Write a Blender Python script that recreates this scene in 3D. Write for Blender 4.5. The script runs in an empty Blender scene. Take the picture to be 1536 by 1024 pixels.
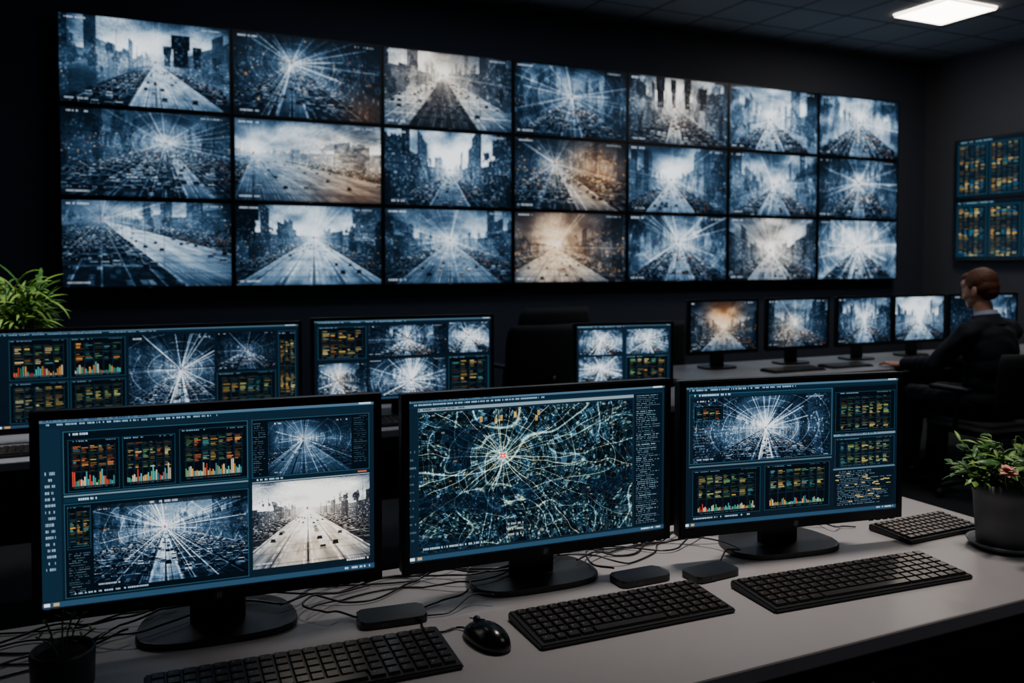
import bpy, bmesh, math, random
import numpy as np
from mathutils import Vector, Matrix, Euler
random.seed(7)
S = bpy.context.scene
COL = S.collection

# ------------------------------------------------------------------ materials
def srgb(r, g, b):
    def f(c):
        c /= 255.0
        return c / 12.92 if c <= 0.04045 else ((c + 0.055) / 1.055) ** 2.4
    return (f(r), f(g), f(b), 1.0)

def mat(name, col, rough=0.5, metal=0.0, var=0.12, scale=30.0, bump=0.0, spec=0.5):
    m = bpy.data.materials.new(name); m.use_nodes = True
    nt = m.node_tree; b = nt.nodes["Principled BSDF"]
    tc = nt.nodes.new("ShaderNodeTexCoord")
    nz = nt.nodes.new("ShaderNodeTexNoise"); nz.inputs["Scale"].default_value = scale
    nz.inputs["Detail"].default_value = 4
    nt.links.new(tc.outputs["Object"], nz.inputs["Vector"])
    mx = nt.nodes.new("ShaderNodeMix"); mx.data_type = 'RGBA'
    c = srgb(*col)
    mx.inputs[6].default_value = tuple(x * (1 - var) for x in c[:3]) + (1,)
    mx.inputs[7].default_value = tuple(min(1, x * (1 + var)) for x in c[:3]) + (1,)
    nt.links.new(nz.outputs["Fac"], mx.inputs[0])
    nt.links.new(mx.outputs[2], b.inputs["Base Color"])
    b.inputs["Roughness"].default_value = rough
    b.inputs["Metallic"].default_value = metal
    b.inputs["Specular IOR Level"].default_value = spec
    if bump > 0:
        bp = nt.nodes.new("ShaderNodeBump"); bp.inputs["Strength"].default_value = bump
        bp.inputs["Distance"].default_value = 0.002
        nt.links.new(nz.outputs["Fac"], bp.inputs["Height"])
        nt.links.new(bp.outputs["Normal"], b.inputs["Normal"])
    return m

def emit_mat(name, col, strength, sample=True):
    m = bpy.data.materials.new(name); m.use_nodes = True
    b = m.node_tree.nodes["Principled BSDF"]
    b.inputs["Base Color"].default_value = (0.02, 0.02, 0.02, 1)
    b.inputs["Emission Color"].default_value = srgb(*col)
    b.inputs["Emission Strength"].default_value = strength
    if not sample:
        m.cycles.emission_sampling = 'NONE'
    return m

def screen_mat(name, strength):
    m = bpy.data.materials.new(name); m.use_nodes = True
    nt = m.node_tree; b = nt.nodes["Principled BSDF"]
    a = nt.nodes.new("ShaderNodeVertexColor"); a.layer_name = "Col"
    nt.links.new(a.outputs["Color"], b.inputs["Emission Color"])
    b.inputs["Base Color"].default_value = (0.003, 0.004, 0.005, 1)
    b.inputs["Roughness"].default_value = 0.35
    b.inputs["Specular IOR Level"].default_value = 0.15
    b.inputs["Emission Strength"].default_value = strength
    m.cycles.emission_sampling = 'NONE'
    return m

M_bezel = mat("black_monitor_plastic", (16, 17, 19), 0.38, var=0.1, scale=80)
M_stand = mat("black_satin_plastic", (19, 20, 23), 0.40, var=0.1, scale=60)
M_black = mat("matte_black", (14, 15, 17), 0.6)
M_desk = mat("grey_laminate", (148, 143, 143), 0.36, var=0.04, scale=14)
M_desk_dark = mat("dark_desk_frame", (24, 25, 28), 0.5)
M_deskfar = mat("pale_laminate", (140, 140, 144), 0.45, var=0.04, scale=14)
M_kb = mat("keyboard_plastic", (13, 13, 15), 0.45, scale=90)
M_key = mat("keycap_side", (32, 29, 29), 0.3, var=0.2, scale=25)
M_keytop_lit = mat("keycap_top_lit", (42, 36, 34), 0.30, var=0.5, scale=22)  # lighter than the sides: warm highlight painted into the cap tops
M_legend = mat("key_legend", (140, 120, 108), 0.5, var=0.1)
M_mouse = mat("glossy_black", (12, 12, 14), 0.22)
M_cable = mat("black_rubber", (20, 20, 22), 0.30)
M_emblem = mat("grey_emblem", (170, 176, 182), 0.35, metal=0.0)
M_dim = mat("dim_emblem", (62, 66, 72), 0.3)
M_fabric = mat("black_chair_fabric", (22, 24, 29), 0.8, var=0.25, scale=200, bump=0.3)
M_chairp = mat("chair_plastic", (20, 21, 24), 0.42)
M_chrome = mat("dark_metal", (70, 72, 76), 0.35, metal=0.9)
M_pot = mat("grey_ceramic", (104, 107, 109), 0.5, var=0.08, scale=12, bump=0.1)
M_potdark = mat("charcoal_ceramic", (40, 43, 47), 0.45, var=0.1, scale=12)
M_soil = mat("potting_soil", (38, 27, 20), 0.95, var=0.5, scale=120, bump=1.0)
M_leaf = mat("green_leaf", (58, 102, 38), 0.42, var=0.5, scale=26)
M_leaf2 = mat("light_green_leaf", (112, 150, 62), 0.42, var=0.4, scale=26)
M_leafb = mat("dark_green_leaf", (34, 66, 30), 0.4, var=0.4, scale=26)
M_leafd = mat("palm_leaf", (66, 116, 40), 0.5, var=0.4, scale=14)
M_leafp = mat("light_palm_leaf", (134, 172, 66), 0.5, var=0.4, scale=14)
M_leafr = mat("peach_bloom", (232, 160, 138), 0.6, var=0.12, scale=30)
M_stem = mat("plant_stem", (84, 94, 52), 0.6)
M_skin = mat("skin", (206, 150, 124), 0.5, var=0.06, scale=40)
M_hair = mat("reddish_brown_hair", (96, 54, 32), 0.6, var=0.5, scale=160, bump=1.0)
M_suit = mat("navy_suit", (18, 22, 34), 0.85, var=0.12, scale=150, bump=0.15)
M_shirt = mat("pale_shirt", (190, 205, 228), 0.7, var=0.05)
M_shoe = mat("black_leather", (14, 13, 13), 0.3)
M_eye = mat("eye_white", (210, 208, 202), 0.2, var=0.02)
M_wall = mat("dark_navy_paint", (62, 68, 83), 0.75, var=0.08, scale=6, bump=0.1)
M_wallr = mat("dark_grey_paint", (76, 79, 88), 0.75, var=0.08, scale=6, bump=0.1)
M_floor = mat("dark_carpet", (22, 24, 28), 0.9, var=0.3, scale=150, bump=0.4)
M_trim = mat("dark_trim", (22, 24, 28), 0.6)
M_lamp = emit_mat("lamp_diffuser", (255, 238, 218), 16.0)
MS_front = screen_mat("front_screen_emission", 1.75)
MS_mid = screen_mat("desk_screen_emission", 1.5)
MS_wall = screen_mat("video_wall_emission", 1.7)
MS_side = screen_mat("side_screen_emission", 1.7)

def ceiling_mat():
    m = bpy.data.materials.new("ceiling_tiles"); m.use_nodes = True
    nt = m.node_tree; b = nt.nodes["Principled BSDF"]; L = nt.links
    geo = nt.nodes.new("ShaderNodeNewGeometry")
    sep = nt.nodes.new("ShaderNodeSeparateXYZ"); L.new(geo.outputs["Position"], sep.inputs[0])
    outs = []
    for ax, off in (("X", 0.08), ("Y", 0.32)):
        a = nt.nodes.new("ShaderNodeMath"); a.operation = 'ADD'; a.inputs[1].default_value = 30 + off
        L.new(sep.outputs[ax], a.inputs[0])
        d = nt.nodes.new("ShaderNodeMath"); d.operation = 'DIVIDE'; d.inputs[1].default_value = 0.6
        L.new(a.outputs[0], d.inputs[0])
        f = nt.nodes.new("ShaderNodeMath"); f.operation = 'FRACT'; L.new(d.outputs[0], f.inputs[0])
        g = nt.nodes.new("ShaderNodeMath"); g.operation = 'LESS_THAN'; g.inputs[1].default_value = 0.05
        L.new(f.outputs[0], g.inputs[0]); outs.append(g)
    mx = nt.nodes.new("ShaderNodeMath"); mx.operation = 'MAXIMUM'
    L.new(outs[0].outputs[0], mx.inputs[0]); L.new(outs[1].outputs[0], mx.inputs[1])
    c = nt.nodes.new("ShaderNodeMix"); c.data_type = 'RGBA'
    c.inputs[6].default_value = srgb(136, 141, 150); c.inputs[7].default_value = srgb(72, 75, 82)
    L.new(mx.outputs[0], c.inputs[0]); L.new(c.outputs[2], b.inputs["Base Color"])
    b.inputs["Roughness"].default_value = 0.85
    return m
M_ceil = ceiling_mat()

# ------------------------------------------------------------------ mesh helpers
def root(name, loc, rz=0.0, label="", cat="", group=None):
    o = bpy.data.objects.new(name, None); o.empty_display_size = 0.05
    o.location = loc; o.rotation_euler = (0, 0, rz)
    COL.objects.link(o)
    tag(o, label, cat, group)
    return o

def tag(o, label, cat, group=None):
    if label: o["label"] = label
    if cat: o["category"] = cat
    if group: o["group"] = group
    return o

def mk(name, bm, m, parent=None, loc=(0, 0, 0), rot=(0, 0, 0), smooth=False):
    me = bpy.data.meshes.new(name)
    bmesh.ops.recalc_face_normals(bm, faces=bm.faces[:])
    bm.to_mesh(me); bm.free()
    if isinstance(m, (list, tuple)):
        for x in m: me.materials.append(x)
    elif m: me.materials.append(m)
    if smooth:
        me.polygons.foreach_set("use_smooth", [True] * len(me.polygons))
    o = bpy.data.objects.new(name, me)
    o.location = loc; o.rotation_euler = rot
    if parent: o.parent = parent
    COL.objects.link(o)
    return o

def box(name, size, loc=(0, 0, 0), m=None, parent=None, bev=0.0, rot=(0, 0, 0), seg=2):
    bm = bmesh.new(); bmesh.ops.create_cube(bm, size=1)
    bmesh.ops.scale(bm, vec=size, verts=bm.verts[:])
    if bev > 0:
        bmesh.ops.bevel(bm, geom=bm.edges[:], offset=bev, segments=seg, affect='EDGES', profile=0.5)
    return mk(name, bm, m, parent, loc, rot)

def lathe_bm(prof, segs=40):
    bm = bmesh.new(); rings = []
    for r, z in prof:
        if r < 1e-5:
            rings.append([bm.verts.new((0, 0, z))])
        else:
            rings.append([bm.verts.new((r * math.cos(2 * math.pi * i / segs), r * math.sin(2 * math.pi * i / segs), z)) for i in range(segs)])
    for a, b in zip(rings[:-1], rings[1:]):
        for i in range(segs):
            j = (i + 1) % segs
            if len(a) == 1 and len(b) == 1: continue
            if len(a) == 1: bm.faces.new((a[0], b[i], b[j]))
            elif len(b) == 1: bm.faces.new((a[i], a[j], b[0]))
            else: bm.faces.new((a[i], a[j], b[j], b[i]))
    return bm

def lathe(name, prof, m, parent=None, loc=(0, 0, 0), rot=(0, 0, 0), segs=40, smooth=True):
    return mk(name, lathe_bm(prof, segs), m, parent, loc, rot, smooth)

def prism(name, pts, z0, z1, m, parent=None, loc=(0, 0, 0), rot=(0, 0, 0), bev=0.0):
    bm = bmesh.new()
    a = [bm.verts.new((x, y, z0)) for x, y in pts]; b = [bm.verts.new((x, y, z1)) for x, y in pts]
    n = len(pts)
    bm.faces.new(a[::-1]); top = bm.faces.new(b)
    for i in range(n):
        bm.faces.new((a[i], a[(i + 1) % n], b[(i + 1) % n], b[i]))
    if bev > 0:
        bmesh.ops.bevel(bm, geom=list(top.edges), offset=bev, segments=3, affect='EDGES', profile=0.5)
    return mk(name, bm, m, parent, loc, rot)

def catmull(P, n=8):
    P = [Vector(p) for p in P]; Q = [P[0] * 2 - P[1]] + P + [P[-1] * 2 - P[-2]]; out = []
    for i in range(1, len(Q) - 2):
        a, b, c, d = Q[i - 1], Q[i], Q[i + 1], Q[i + 2]
        for k in range(n):
            t = k / n
            out.append(0.5 * ((2 * b) + (c - a) * t + (2 * a - 5 * b + 4 * c - d) * t * t + (3 * b - a - 3 * c + d) * t ** 3))
    out.append(P[-1]); return out

def tube_bm(bm, pts, rad, segs=8, cap=True):
    pts = [Vector(p) for p in pts]; rings = []
    N = len(pts)
    for i, p in enumerate(pts):
        t = (pts[min(i + 1, N - 1)] - pts[max(i - 1, 0)]).normalized()
        up = Vector((0, 0, 1)) if abs(t.z) < 0.9 else Vector((1, 0, 0))
        s = t.cross(up).normalized(); u = s.cross(t)
        r = rad[i] if isinstance(rad, (list, tuple)) else rad
        rings.append([bm.verts.new(p + (s * math.cos(2 * math.pi * k / segs) + u * math.sin(2 * math.pi * k / segs)) * r) for k in range(segs)])
    for a, b in zip(rings[:-1], rings[1:]):
        for k in range(segs):
            j = (k + 1) % segs
            bm.faces.new((a[k], a[j], b[j], b[k]))
    if cap:
        bm.faces.new(rings[0][::-1]); bm.faces.new(rings[-1])

def tube(name, pts, r, m, parent=None, smoothn=8, segs=8, loc=(0, 0, 0)):
    bm = bmesh.new()
    tube_bm(bm, catmull(pts, smoothn) if smoothn else pts, r, segs)
    return mk(name, bm, m, parent, loc, smooth=True)

# ------------------------------------------------------------------ numpy painters (screen contents)
_T = np.random.RandomState(3).rand(512, 512)
def cell(x, y, s=0):
    xi = (np.floor(x).astype(int) + s * 37) % 512; yi = (np.floor(y).astype(int) + s * 91) % 512
    return _T[yi, xi]
def vn(x, y, s=0):
    x0 = np.floor(x); y0 = np.floor(y); fx = x - x0; fy = y - y0
    fx = fx * fx * (3 - 2 * fx); fy = fy * fy * (3 - 2 * fy)
    a = cell(x0, y0, s); b = cell(x0 + 1, y0, s); c = cell(x0, y0 + 1, s); d = cell(x0 + 1, y0 + 1, s)
    return (a * (1 - fx) + b * fx) * (1 - fy) + (c * (1 - fx) + d * fx) * fy
def fbm(x, y, s=0, o=4):
    t = 0; a = 0.5; n = 0
    for i in range(o):
        t = t + a * vn(x * 2 ** i, y * 2 ** i, s + i * 5); n += a; a *= 0.55
    return t / n
def sst(a, b, x):
    t = np.clip((x - a) / (b - a + 1e-9), 0, 1); return t * t * (3 - 2 * t)
GR_X = [0, 0.10, 0.26, 0.46, 0.70, 1.0]
GR_C = np.array([(4, 8, 14), (10, 21, 32), (32, 54, 76), (90, 115, 138), (158, 177, 193), (234, 241, 248)]) / 255.0
def grade(L, warm=None):
    L = np.clip(L, 0, 1)
    out = np.stack([np.interp(L, GR_X, GR_C[:, k]) for k in range(3)], -1)
    if warm is not None:
        w = np.clip(warm, 0, 1)[..., None]
        wc = np.stack([np.interp(L, [0, .3, .6, 1], [.05, .44, .88, 1.0]), np.interp(L, [0, .3, .6, 1], [.04, .28, .68, .92]), np.interp(L, [0, .3, .6, 1], [.05, .17, .46, .82])], -1)
        out = out * (1 - w) + wc * w
    return out
def spots(img, n, rs, box_, cols, rng, rad=(0.8, 1.8), amp=0.9):
    h, w, _ = img.shape
    for _i in range(n):
        x = rng.uniform(box_[0], box_[2]) * w; y = (box_[1] + box_[3]) / 2 * h + rng.normal() * (box_[3] - box_[1]) * h * 0.35
        r = rng.uniform(*rad) * w / 200.0; c = cols[rng.randint(len(cols))]
        k = int(r * 3) + 1; xi = int(x); yi = int(y)
        x0, x1, y0, y1 = max(0, xi - k), min(w, xi + k + 1), max(0, yi - k), min(h, yi + k + 1)
        if x1 <= x0 or y1 <= y0: continue
        Y, X = np.mgrid[y0:y1, x0:x1]
        g = np.exp(-((X - x) ** 2 + (Y - y) ** 2) / (2 * (r * .6) ** 2))[..., None] * amp * rng.uniform(.4, 1)
        img[y0:y1, x0:x1] = img[y0:y1, x0:x1] * (1 - g) + np.array(c) * g
WARMS = [(1, .74, .40), (1, .62, .28), (1, .84, .60)]
COOLS = [(.9, .97, 1), (.7, .85, 1), (1, 1, 1)]

def street(w, h, cx=.5, cy=.45, road=.5, roff=0., rb=.8, sky=.8, warm=0, wx=.5, wy=.5, ws=.3, seed=0,
           haze=.5, radial=.4, city=.6, cars=.6, tower=None, lanes=3.0, nspots=50, bright=1.0, roaddark=False,
           bw=None, tall=1.0, mark=True, con=.7, gbase=.10, amber=0):
    rng = np.random.RandomState(seed + 11)
    v, u = np.mgrid[0:h, 0:w]; u = (u + .5) / w; v = (v + .5) / h
    asp = w / h; dx = (u - cx) * asp; dy = v - cy; px = 1.0 / h
    if bw is None: bw = max(1.6, road + 1.2) + rng.uniform(-.2, .4)
    adx = np.maximum(np.abs(dx), .004); side = (dx > 0)
    r = np.hypot(dx, dy); th = np.arctan2(dy, dx)
    zg = 1 / np.maximum(dy, .006); gx = dx * zg
    zw = bw / adx; hw = -dy * zw
    isg = (dy > 0) & (zg < zw)
    hz = .28 + .42 * haze
    far = sst(3, 10, zg)
    tex = fbm(gx * 10, zg * 16, seed + 3, 3)
    ground = gbase + .22 * (tex - .30) * (1 - far * .5)
    pc = cell(gx * 9, zg * 7, seed + 2); px_ = gx * 9 - np.floor(gx * 9); pz_ = zg * 7 - np.floor(zg * 7)
    ground = ground + cars * .50 * np.where(pc > .7, (pc - .65) * 1.6, 0) * (px_ > .2) * (pz_ > .25) * (1 - far * .6)
    gl = np.minimum(np.abs(gx * 2.2 - np.round(gx * 2.2)), np.abs(zg * 1.6 - np.round(zg * 1.6)))
    ground = ground + .26 * sst(.05, .015, gl) * (1 - far)
    rd = np.abs(gx - roff); rm = sst(road + .04, road - .02, rd)
    rl = rb * (.50 + .42 * fbm(gx * 5, zg * 1.6, seed + 8, 4)) * (1 - .30 * sst(.2, .9, dy))
    rl = rl * (1 - .24 * sst(.45, .7, fbm(gx * 2.2, zg * .8, seed + 12, 3)))
    rl = rl * (1 - .18 * sst(.55, .8, fbm(gx * 14, zg * 2.0, seed + 13, 3)))
    if roaddark: rl = rl * .18 + .05 + .16 * (cell(gx * 12, zg * 9, seed) - .35) * (1 - far)
    ln = np.abs(((gx - roff) * lanes) - np.round((gx - roff) * lanes)); dash = (zg * 3 - np.floor(zg * 3)) > .35
    rl = rl * (1 - .42 * sst(.05, .015, ln)); rl = rl + .24 * sst(.035, .01, np.abs(ln - .12)) * dash * (1 - far)
    tl = np.abs(zg * 2.5 - np.round(zg * 2.5)); rl = rl * (1 - .22 * sst(.06, .02, tl) * (1 - far))
    if mark: rl = rl * (1 - .8 * sst(.022, .012, np.abs(gx)) * (fbm(zg * 6, zg * 0, seed, 2) > .35))
    grd = ground * (1 - rm) + rl * rm
    kerb = np.exp(-((rd - road) / .025) ** 2); grd = grd + .30 * kerb * (1 - far * .5) * (tex > .35)
    fog = (1 - np.exp(-zg / 18.0)) * .85; grd = grd * (1 - fog) + hz * fog
    ay = np.maximum(-dy, 0)
    cl = fbm(dx * 2.2 + 7 + seed, dy * 4, seed + 9, 3)
    sk = sky * (np.exp(-ay * 1.1)) * (.48 + .62 * sst(.2, .85, cl))
    lz = np.log(zw + .2)
    zi = np.floor(lz * 5.5 + np.where(side, 31, 0))
    Hb = (.20 + 2.2 * cell(zi, zi * 0 + 3, seed) ** 1.7) * tall
    bmask = sst(Hb + .04, Hb - .02, hw) * min(1, city * 1.35)
    wc_ = cell(lz * 40, hw * 10, seed + 1); wfy = hw * 10 - np.floor(hw * 10); wfx = lz * 40 - np.floor(lz * 40)
    bl_ = cell(zi, zi * 0, seed + 2)
    wl = .04 + .14 * bl_ + .50 * (wc_ ** 4) * (wfy > .35) * (wfx > .25) * (bl_ > .25) + .14 * (wfy < .25) * (cell(zi, zi * 0 + 9, seed) > .5)
    fogw = 1 - np.exp(-zw / 16.0); wl = wl * (1 - fogw) + hz * .8 * fogw
    up = sk * (1 - bmask) + wl * bmask
    L = np.where(isg, grd, up)
    tw = road + .35 + abs(roff) * .2; zt = tw / adx; ht = -dy * zt; lt = np.log(zt + .2)
    tn = fbm(lt * 7 + side * 13.0, ht * 2.6, seed + 17, 4)
    tmk = sst(.52, .56, tn - .75 * np.clip(np.abs(ht - .10) - .28, 0, 1)) * (ht > -.45) * min(1, city * 1.1)
    lf = fbm(dx * 70, dy * 70, seed + 19, 2); tc_ = .03 + .28 * sst(.45, .8, lf)
    fogt = 1 - np.exp(-zt / 9.0); tc_ = tc_ * (1 - fogt) + hz * .7 * fogt
    L = L * (1 - tmk * .9) + tc_ * tmk * .9
    for k in range(6):
        z = 1.6 * 1.45 ** k
        for s in (-1, 1):
            X = (cx + (roff + s * (road + .12)) / z / asp) * w; yb = (cy + 1 / z) * h; yt = (cy - .55 / z) * h; X = int(X)
            if 0 <= X < w - 1: L[max(0, int(yt)):max(0, min(h, int(yb))), X] *= .35
    if tower:
        for (tx, tw_, th_, tl_) in tower:
            tm = (np.abs(u - tx) < tw_ * (1 + .3 * (v < cy - th_ * .5))) & (v > cy - th_) & (v < cy + .04)
            L = np.where(tm, tl_ * (.5 + .5 * (np.floor(v * 70) % 2)) + .30 * cell(u * 90, v * 50, seed + 6) ** 4, L)
    cs = []
    nl = int(round((bw - road) / .24))
    lanesx = [(s, road + .16 + .24 * k) for s in (-1, 1) for k in range(max(1, nl))]
    for s, lx in lanesx:
        z = 1.75 * rng.uniform(1, 1.1)
        while z < 12:
            if rng.rand() < min(.9, cars * .85): cs.append((z, roff + s * lx + rng.uniform(-.03, .03), rng.rand(), rng.rand(), s))
            z += .26 + rng.uniform(0, .16) + z * .045
    for k in range(int(16 * cars) + 8):
        z = math.exp(rng.uniform(math.log(2.0), math.log(12))); cs.append((z, roff + road * rng.choice([-.8, -.5, -.25, .25, .5, .8]), rng.rand(), rng.rand(), 1))
    lights = []
    for z, x, c1, c2, s in sorted(cs, key=lambda t: -t[0]):
        X = (cx + x / z / asp) * w; Y = (cy + 1 / z) * h; cw = .075 / z * h; ch = .105 / z * h
        x0, x1 = int(round(X - cw)), int(round(X + cw)) + 1; y0, y1 = int(round(Y - ch)), int(round(Y)) + 1
        if x1 <= 1 or y1 <= 1 or x0 >= w - 1 or y0 >= h - 1: continue
        f = math.exp(-z / 16); body = .05 + .60 * c1 ** 2.2
        hh = max(1, int(round((y1 - y0) * .45)))
        X0, X1, Y0, Y1 = max(0, x0), min(w, x1), max(0, y0), min(h, y1); Ym = min(h, max(0, y1 - hh))
        L[Ym:Y1, X0:X1] = body * f + hz * .4 * (1 - f)
        ins = 1 if x1 - x0 > 4 else 0
        L[Y0:Ym, max(0, X0 + ins):max(0, X1 - ins)] = (.03 if c2 < .5 else .12) * f + hz * .35 * (1 - f)
        if y0 >= 0: L[Y0:Y0 + 1, max(0, X0 + ins):max(0, X1 - ins)] = min(1, body + .35) * f + hz * .5 * (1 - f)
        L[min(h - 1, Y1 - 1), X0:X1] *= .4
        if z < 5 and c2 > .45: lights.append((x0, x1, min(h - 1, Ym), s))
    st = fbm(th * 16, r * 2.2, seed + 21, 3); st2 = vn(th * 50, np.log(r + .02) * 6, seed + 23)
    L = L + radial * (sst(.55, .85, st) * .14 + sst(.72, .95, st2) * .18) * np.exp(-r * 1.6)
    # cables and survey lines strung across the view: a fine converging web
    for k in range(int(14 + 26 * radial)):
        a = rng.uniform(0, 2 * math.pi); d = np.abs(r * np.sin(th - a)); on = (np.cos(th - a) > 0) & (r < rng.uniform(.3, 1.4)) & (r > .04)
        sg = -1 if rng.rand() < .25 else 1
        L = L + sg * (.25 + radial) * rng.uniform(.10, .40) * np.exp(-(d / (px * .55 + .001 * r)) ** 2) * on
    for k in range(int(3 + 5 * radial)):
        rr = .07 * (k + 1) * (1 + .14 * k); wob = .05 * vn(th * 2 + 9, th * 0 + k, seed + k)
        L = L + (.08 + .16 * radial) * np.exp(-((np.hypot(dx, dy * 1.5) + wob - rr) / (px * .7)) ** 2) * (vn(th * 3, th * 0 + k, seed + 70) > .4)
    L = L + haze * .24 * np.exp(-(np.hypot(dx * .5, dy) / .11) ** 1.2) + haze * .08 * np.exp(-np.abs(dy) * 7)
    det = cell(th * 64, np.log(r + .05) * 26, seed + 31)
    L = L * (1 + .26 * (det - .5) * (1 - rm * isg * .7))
    L = L * (.80 + .28 * fbm(u * 5, v * 5, seed + 40, 3)) * bright
    L = L * (1 - .45 * np.clip(((u - .5) ** 2 * 2.4 + (v - .5) ** 2 * 1.9), 0, 1))
    L = np.clip(L, 0, 1.1); L = L + con * .28 * (L - .42) * sst(0, .2, L)
    L = np.where(L > .76, .76 + (L - .76) * .65, L)
    W = warm * np.exp(-(((u - wx) * asp) ** 2 + (v - wy) ** 2) / (ws ** 2))
    L = L + .10 * W
    img = grade(L, W)
    for x0, x1, y, s in lights:
        c = np.array((1, .72, .42)) if s > 0 else np.array((.95, .97, 1))
        for xx in (x0, x1 - 1):
            if 0 <= xx < w and 0 <= y < h: img[y, xx] = img[y, xx] * .4 + c * .6
    spots(img, nspots, 0, (0, cy - .08, 1, cy + .20), WARMS + COOLS + COOLS[:2], rng, rad=(.35, .9), amp=.85)
    if amber: spots(img, amber, 0, (0, cy - .18, 1, cy + .30), WARMS, rng, rad=(.8, 2.2), amp=.75)
    spots(img, nspots // 2, 0, (0, cy, 1, 1), COOLS, rng, rad=(.35, .6), amp=.6)
    if mark:
        rr = int(max(2, h * .02)); X = int(cx * w); Y = int(cy * h)
        sl = (slice(max(0, Y - rr), Y + rr), slice(max(0, X - rr // 2 - 1), X + rr // 2 + 1))
        img[sl] = img[sl] * .3 + np.array((.5, .2, .14)) * .7
    textline(img, .03, .035, .16, .055, (.75, .8, .85), rng); textline(img, .82, .035, .95, .055, (.6, .65, .7), rng)
    textline(img, .03, .94, .16, .96, (.7, .75, .8), rng)
    return img

def textline(img, x0, y0, x1, y1, col, rng, a=.8):
    h, w, _ = img.shape
    X0, X1 = int(x0 * w), int(x1 * w); Y0 = int(y0 * h); Y1 = max(Y0 + 1, int(y1 * h))
    x = X0
    while x < X1:
        n = rng.randint(1, 4)
        if rng.rand() > .25:
            img[Y0:Y1, x:min(x + n, X1)] = img[Y0:Y1, x:min(x + n, X1)] * (1 - a) + np.array(col) * a
        x += n + 1

def rect(img, x0, y0, x1, y1, col, a=1.0):
    h, w, _ = img.shape
    X0, X1, Y0, Y1 = int(round(x0 * w)), int(round(x1 * w)), int(round(y0 * h)), int(round(y1 * h))
    X1 = max(X1, X0 + 1); Y1 = max(Y1, Y0 + 1)
    img[Y0:Y1, X0:X1] = img[Y0:Y1, X0:X1] * (1 - a) + np.array(col) / 255.0 * a

def outline(img, x0, y0, x1, y1, col, a=1.0):
    h, w, _ = img.shape; px, py = 1.0 / w, 1.0 / h
    rect(img, x0, y0, x1, y0 + py, col, a); rect(img, x0, y1 - py, x1, y1, col, a)
    rect(img, x0, y0, x0 + px, y1, col, a); rect(img, x1 - px, y0, x1, y1, col, a)

def put(img, x0, y0, x1, y1, fn, **k):
    h, w, _ = img.shape
    X0, X1, Y0, Y1 = int(round(x0 * w)), int(round(x1 * w)), int(round(y0 * h)), int(round(y1 * h))
    img[Y0:Y1, X0:X1] = fn(X1 - X0, Y1 - Y0, **k)

ORG = [(216, 146, 62), (222, 182, 84), (84, 150, 150), (200, 112, 58), (104, 152, 96), (206, 190, 130)]
YGR = [(196, 180, 96), (118, 160, 104), (206, 160, 78), (74, 138, 146), (150, 166, 96), (190, 186, 140)]
def chart(img, x0, y0, x1, y1, seed, rows=None, bars=True, bg=(6, 14, 21), pal=None, hb=1.0):
    pal = pal or ORG
    rng = np.random.RandomState(seed)
    rect(img, x0, y0, x1, y1, bg); outline(img, x0, y0, x1, y1, (44, 86, 106), .7)
    H = y1 - y0; W = x1 - x0; h, w, _ = img.shape
    textline(img, x0 + .04 * W, y0 + .03 * H, x0 + .4 * W, y0 + .045 * H, (.5, .64, .74), rng)
    textline(img, x0 + .7 * W, y0 + .03 * H, x0 + .95 * W, y0 + .045 * H, (.35, .45, .55), rng)
    bot = .64 if bars else .92
    pitch = 3.0 if H * h > 50 else 2.6
    n = rows or int(max(4, H * h * (bot - .13) / pitch)); nc = int(max(3, min(7, W * w * .84 / 13)))
    cwid = .84 * W / nc
    ccol = [pal[rng.randint(len(pal))] for _c in range(nc)]
    for j in range(n + 1):
        yy = y0 + H * (.13 + (bot - .13) * j / n)
        if j % 4 == 0: rect(img, x0 + .06 * W, yy + 2.0 / h, x1 - .06 * W, yy + 3.0 / h, (28, 56, 70), .6)
    for i in range(nc + 1):
        xx = x0 + .08 * W + cwid * i; rect(img, xx, y0 + .11 * H, xx + 1.0 / w, y0 + .92 * H, (26, 50, 64), .7)
    for j in range(n):
        yy = y0 + H * (.13 + (bot - .13) * j / n); band = .25 + .75 * abs(math.sin(j * 2.6 / n * 2 + seed)) ** 1.5
        for i in range(nc):
            xx = x0 + .08 * W + cwid * i + 2.0 / w
            l = cwid * rng.uniform(.25, .85)
            c = ccol[i] if rng.rand() < .65 else pal[rng.randint(len(pal))]; a = band * rng.uniform(.35, 1.0)
            if rng.rand() < .12: continue
            rect(img, xx, yy, xx + l, yy + 1.0 / h, c, a)
            if band > .8 and rng.rand() < .45: rect(img, xx, yy, xx + l, yy + 2.0 / h, c, a * .9)
    if bars:
        nb = max(6, int(W * w * .84 / 3.0)); x = x0 + .08 * W; bw = .84 * W / nb
        for k in range(nb):
            hgt = hb * rng.uniform(.06, .24) * H * (.5 + .7 * math.sin(k * .35 + seed) ** 2)
            c = [(208, 74, 54), (84, 170, 172), (220, 206, 170), (220, 150, 68), (70, 160, 104), (84, 170, 172)][rng.randint(6)]
            rect(img, x, y0 + .9 * H - hgt, x + bw * .62, y0 + .9 * H, c, rng.uniform(.6, .95)); x += bw
        rect(img, x0 + .08 * W, y0 + .9 * H, x1 - .08 * W, y0 + .9 * H + 1.0 / h, (90, 120, 134), .6)
    textline(img, x0 + .1 * W, y0 + .94 * H, x1 - .1 * W, y0 + .95 * H, (.45, .55, .6), rng, .6)

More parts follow.
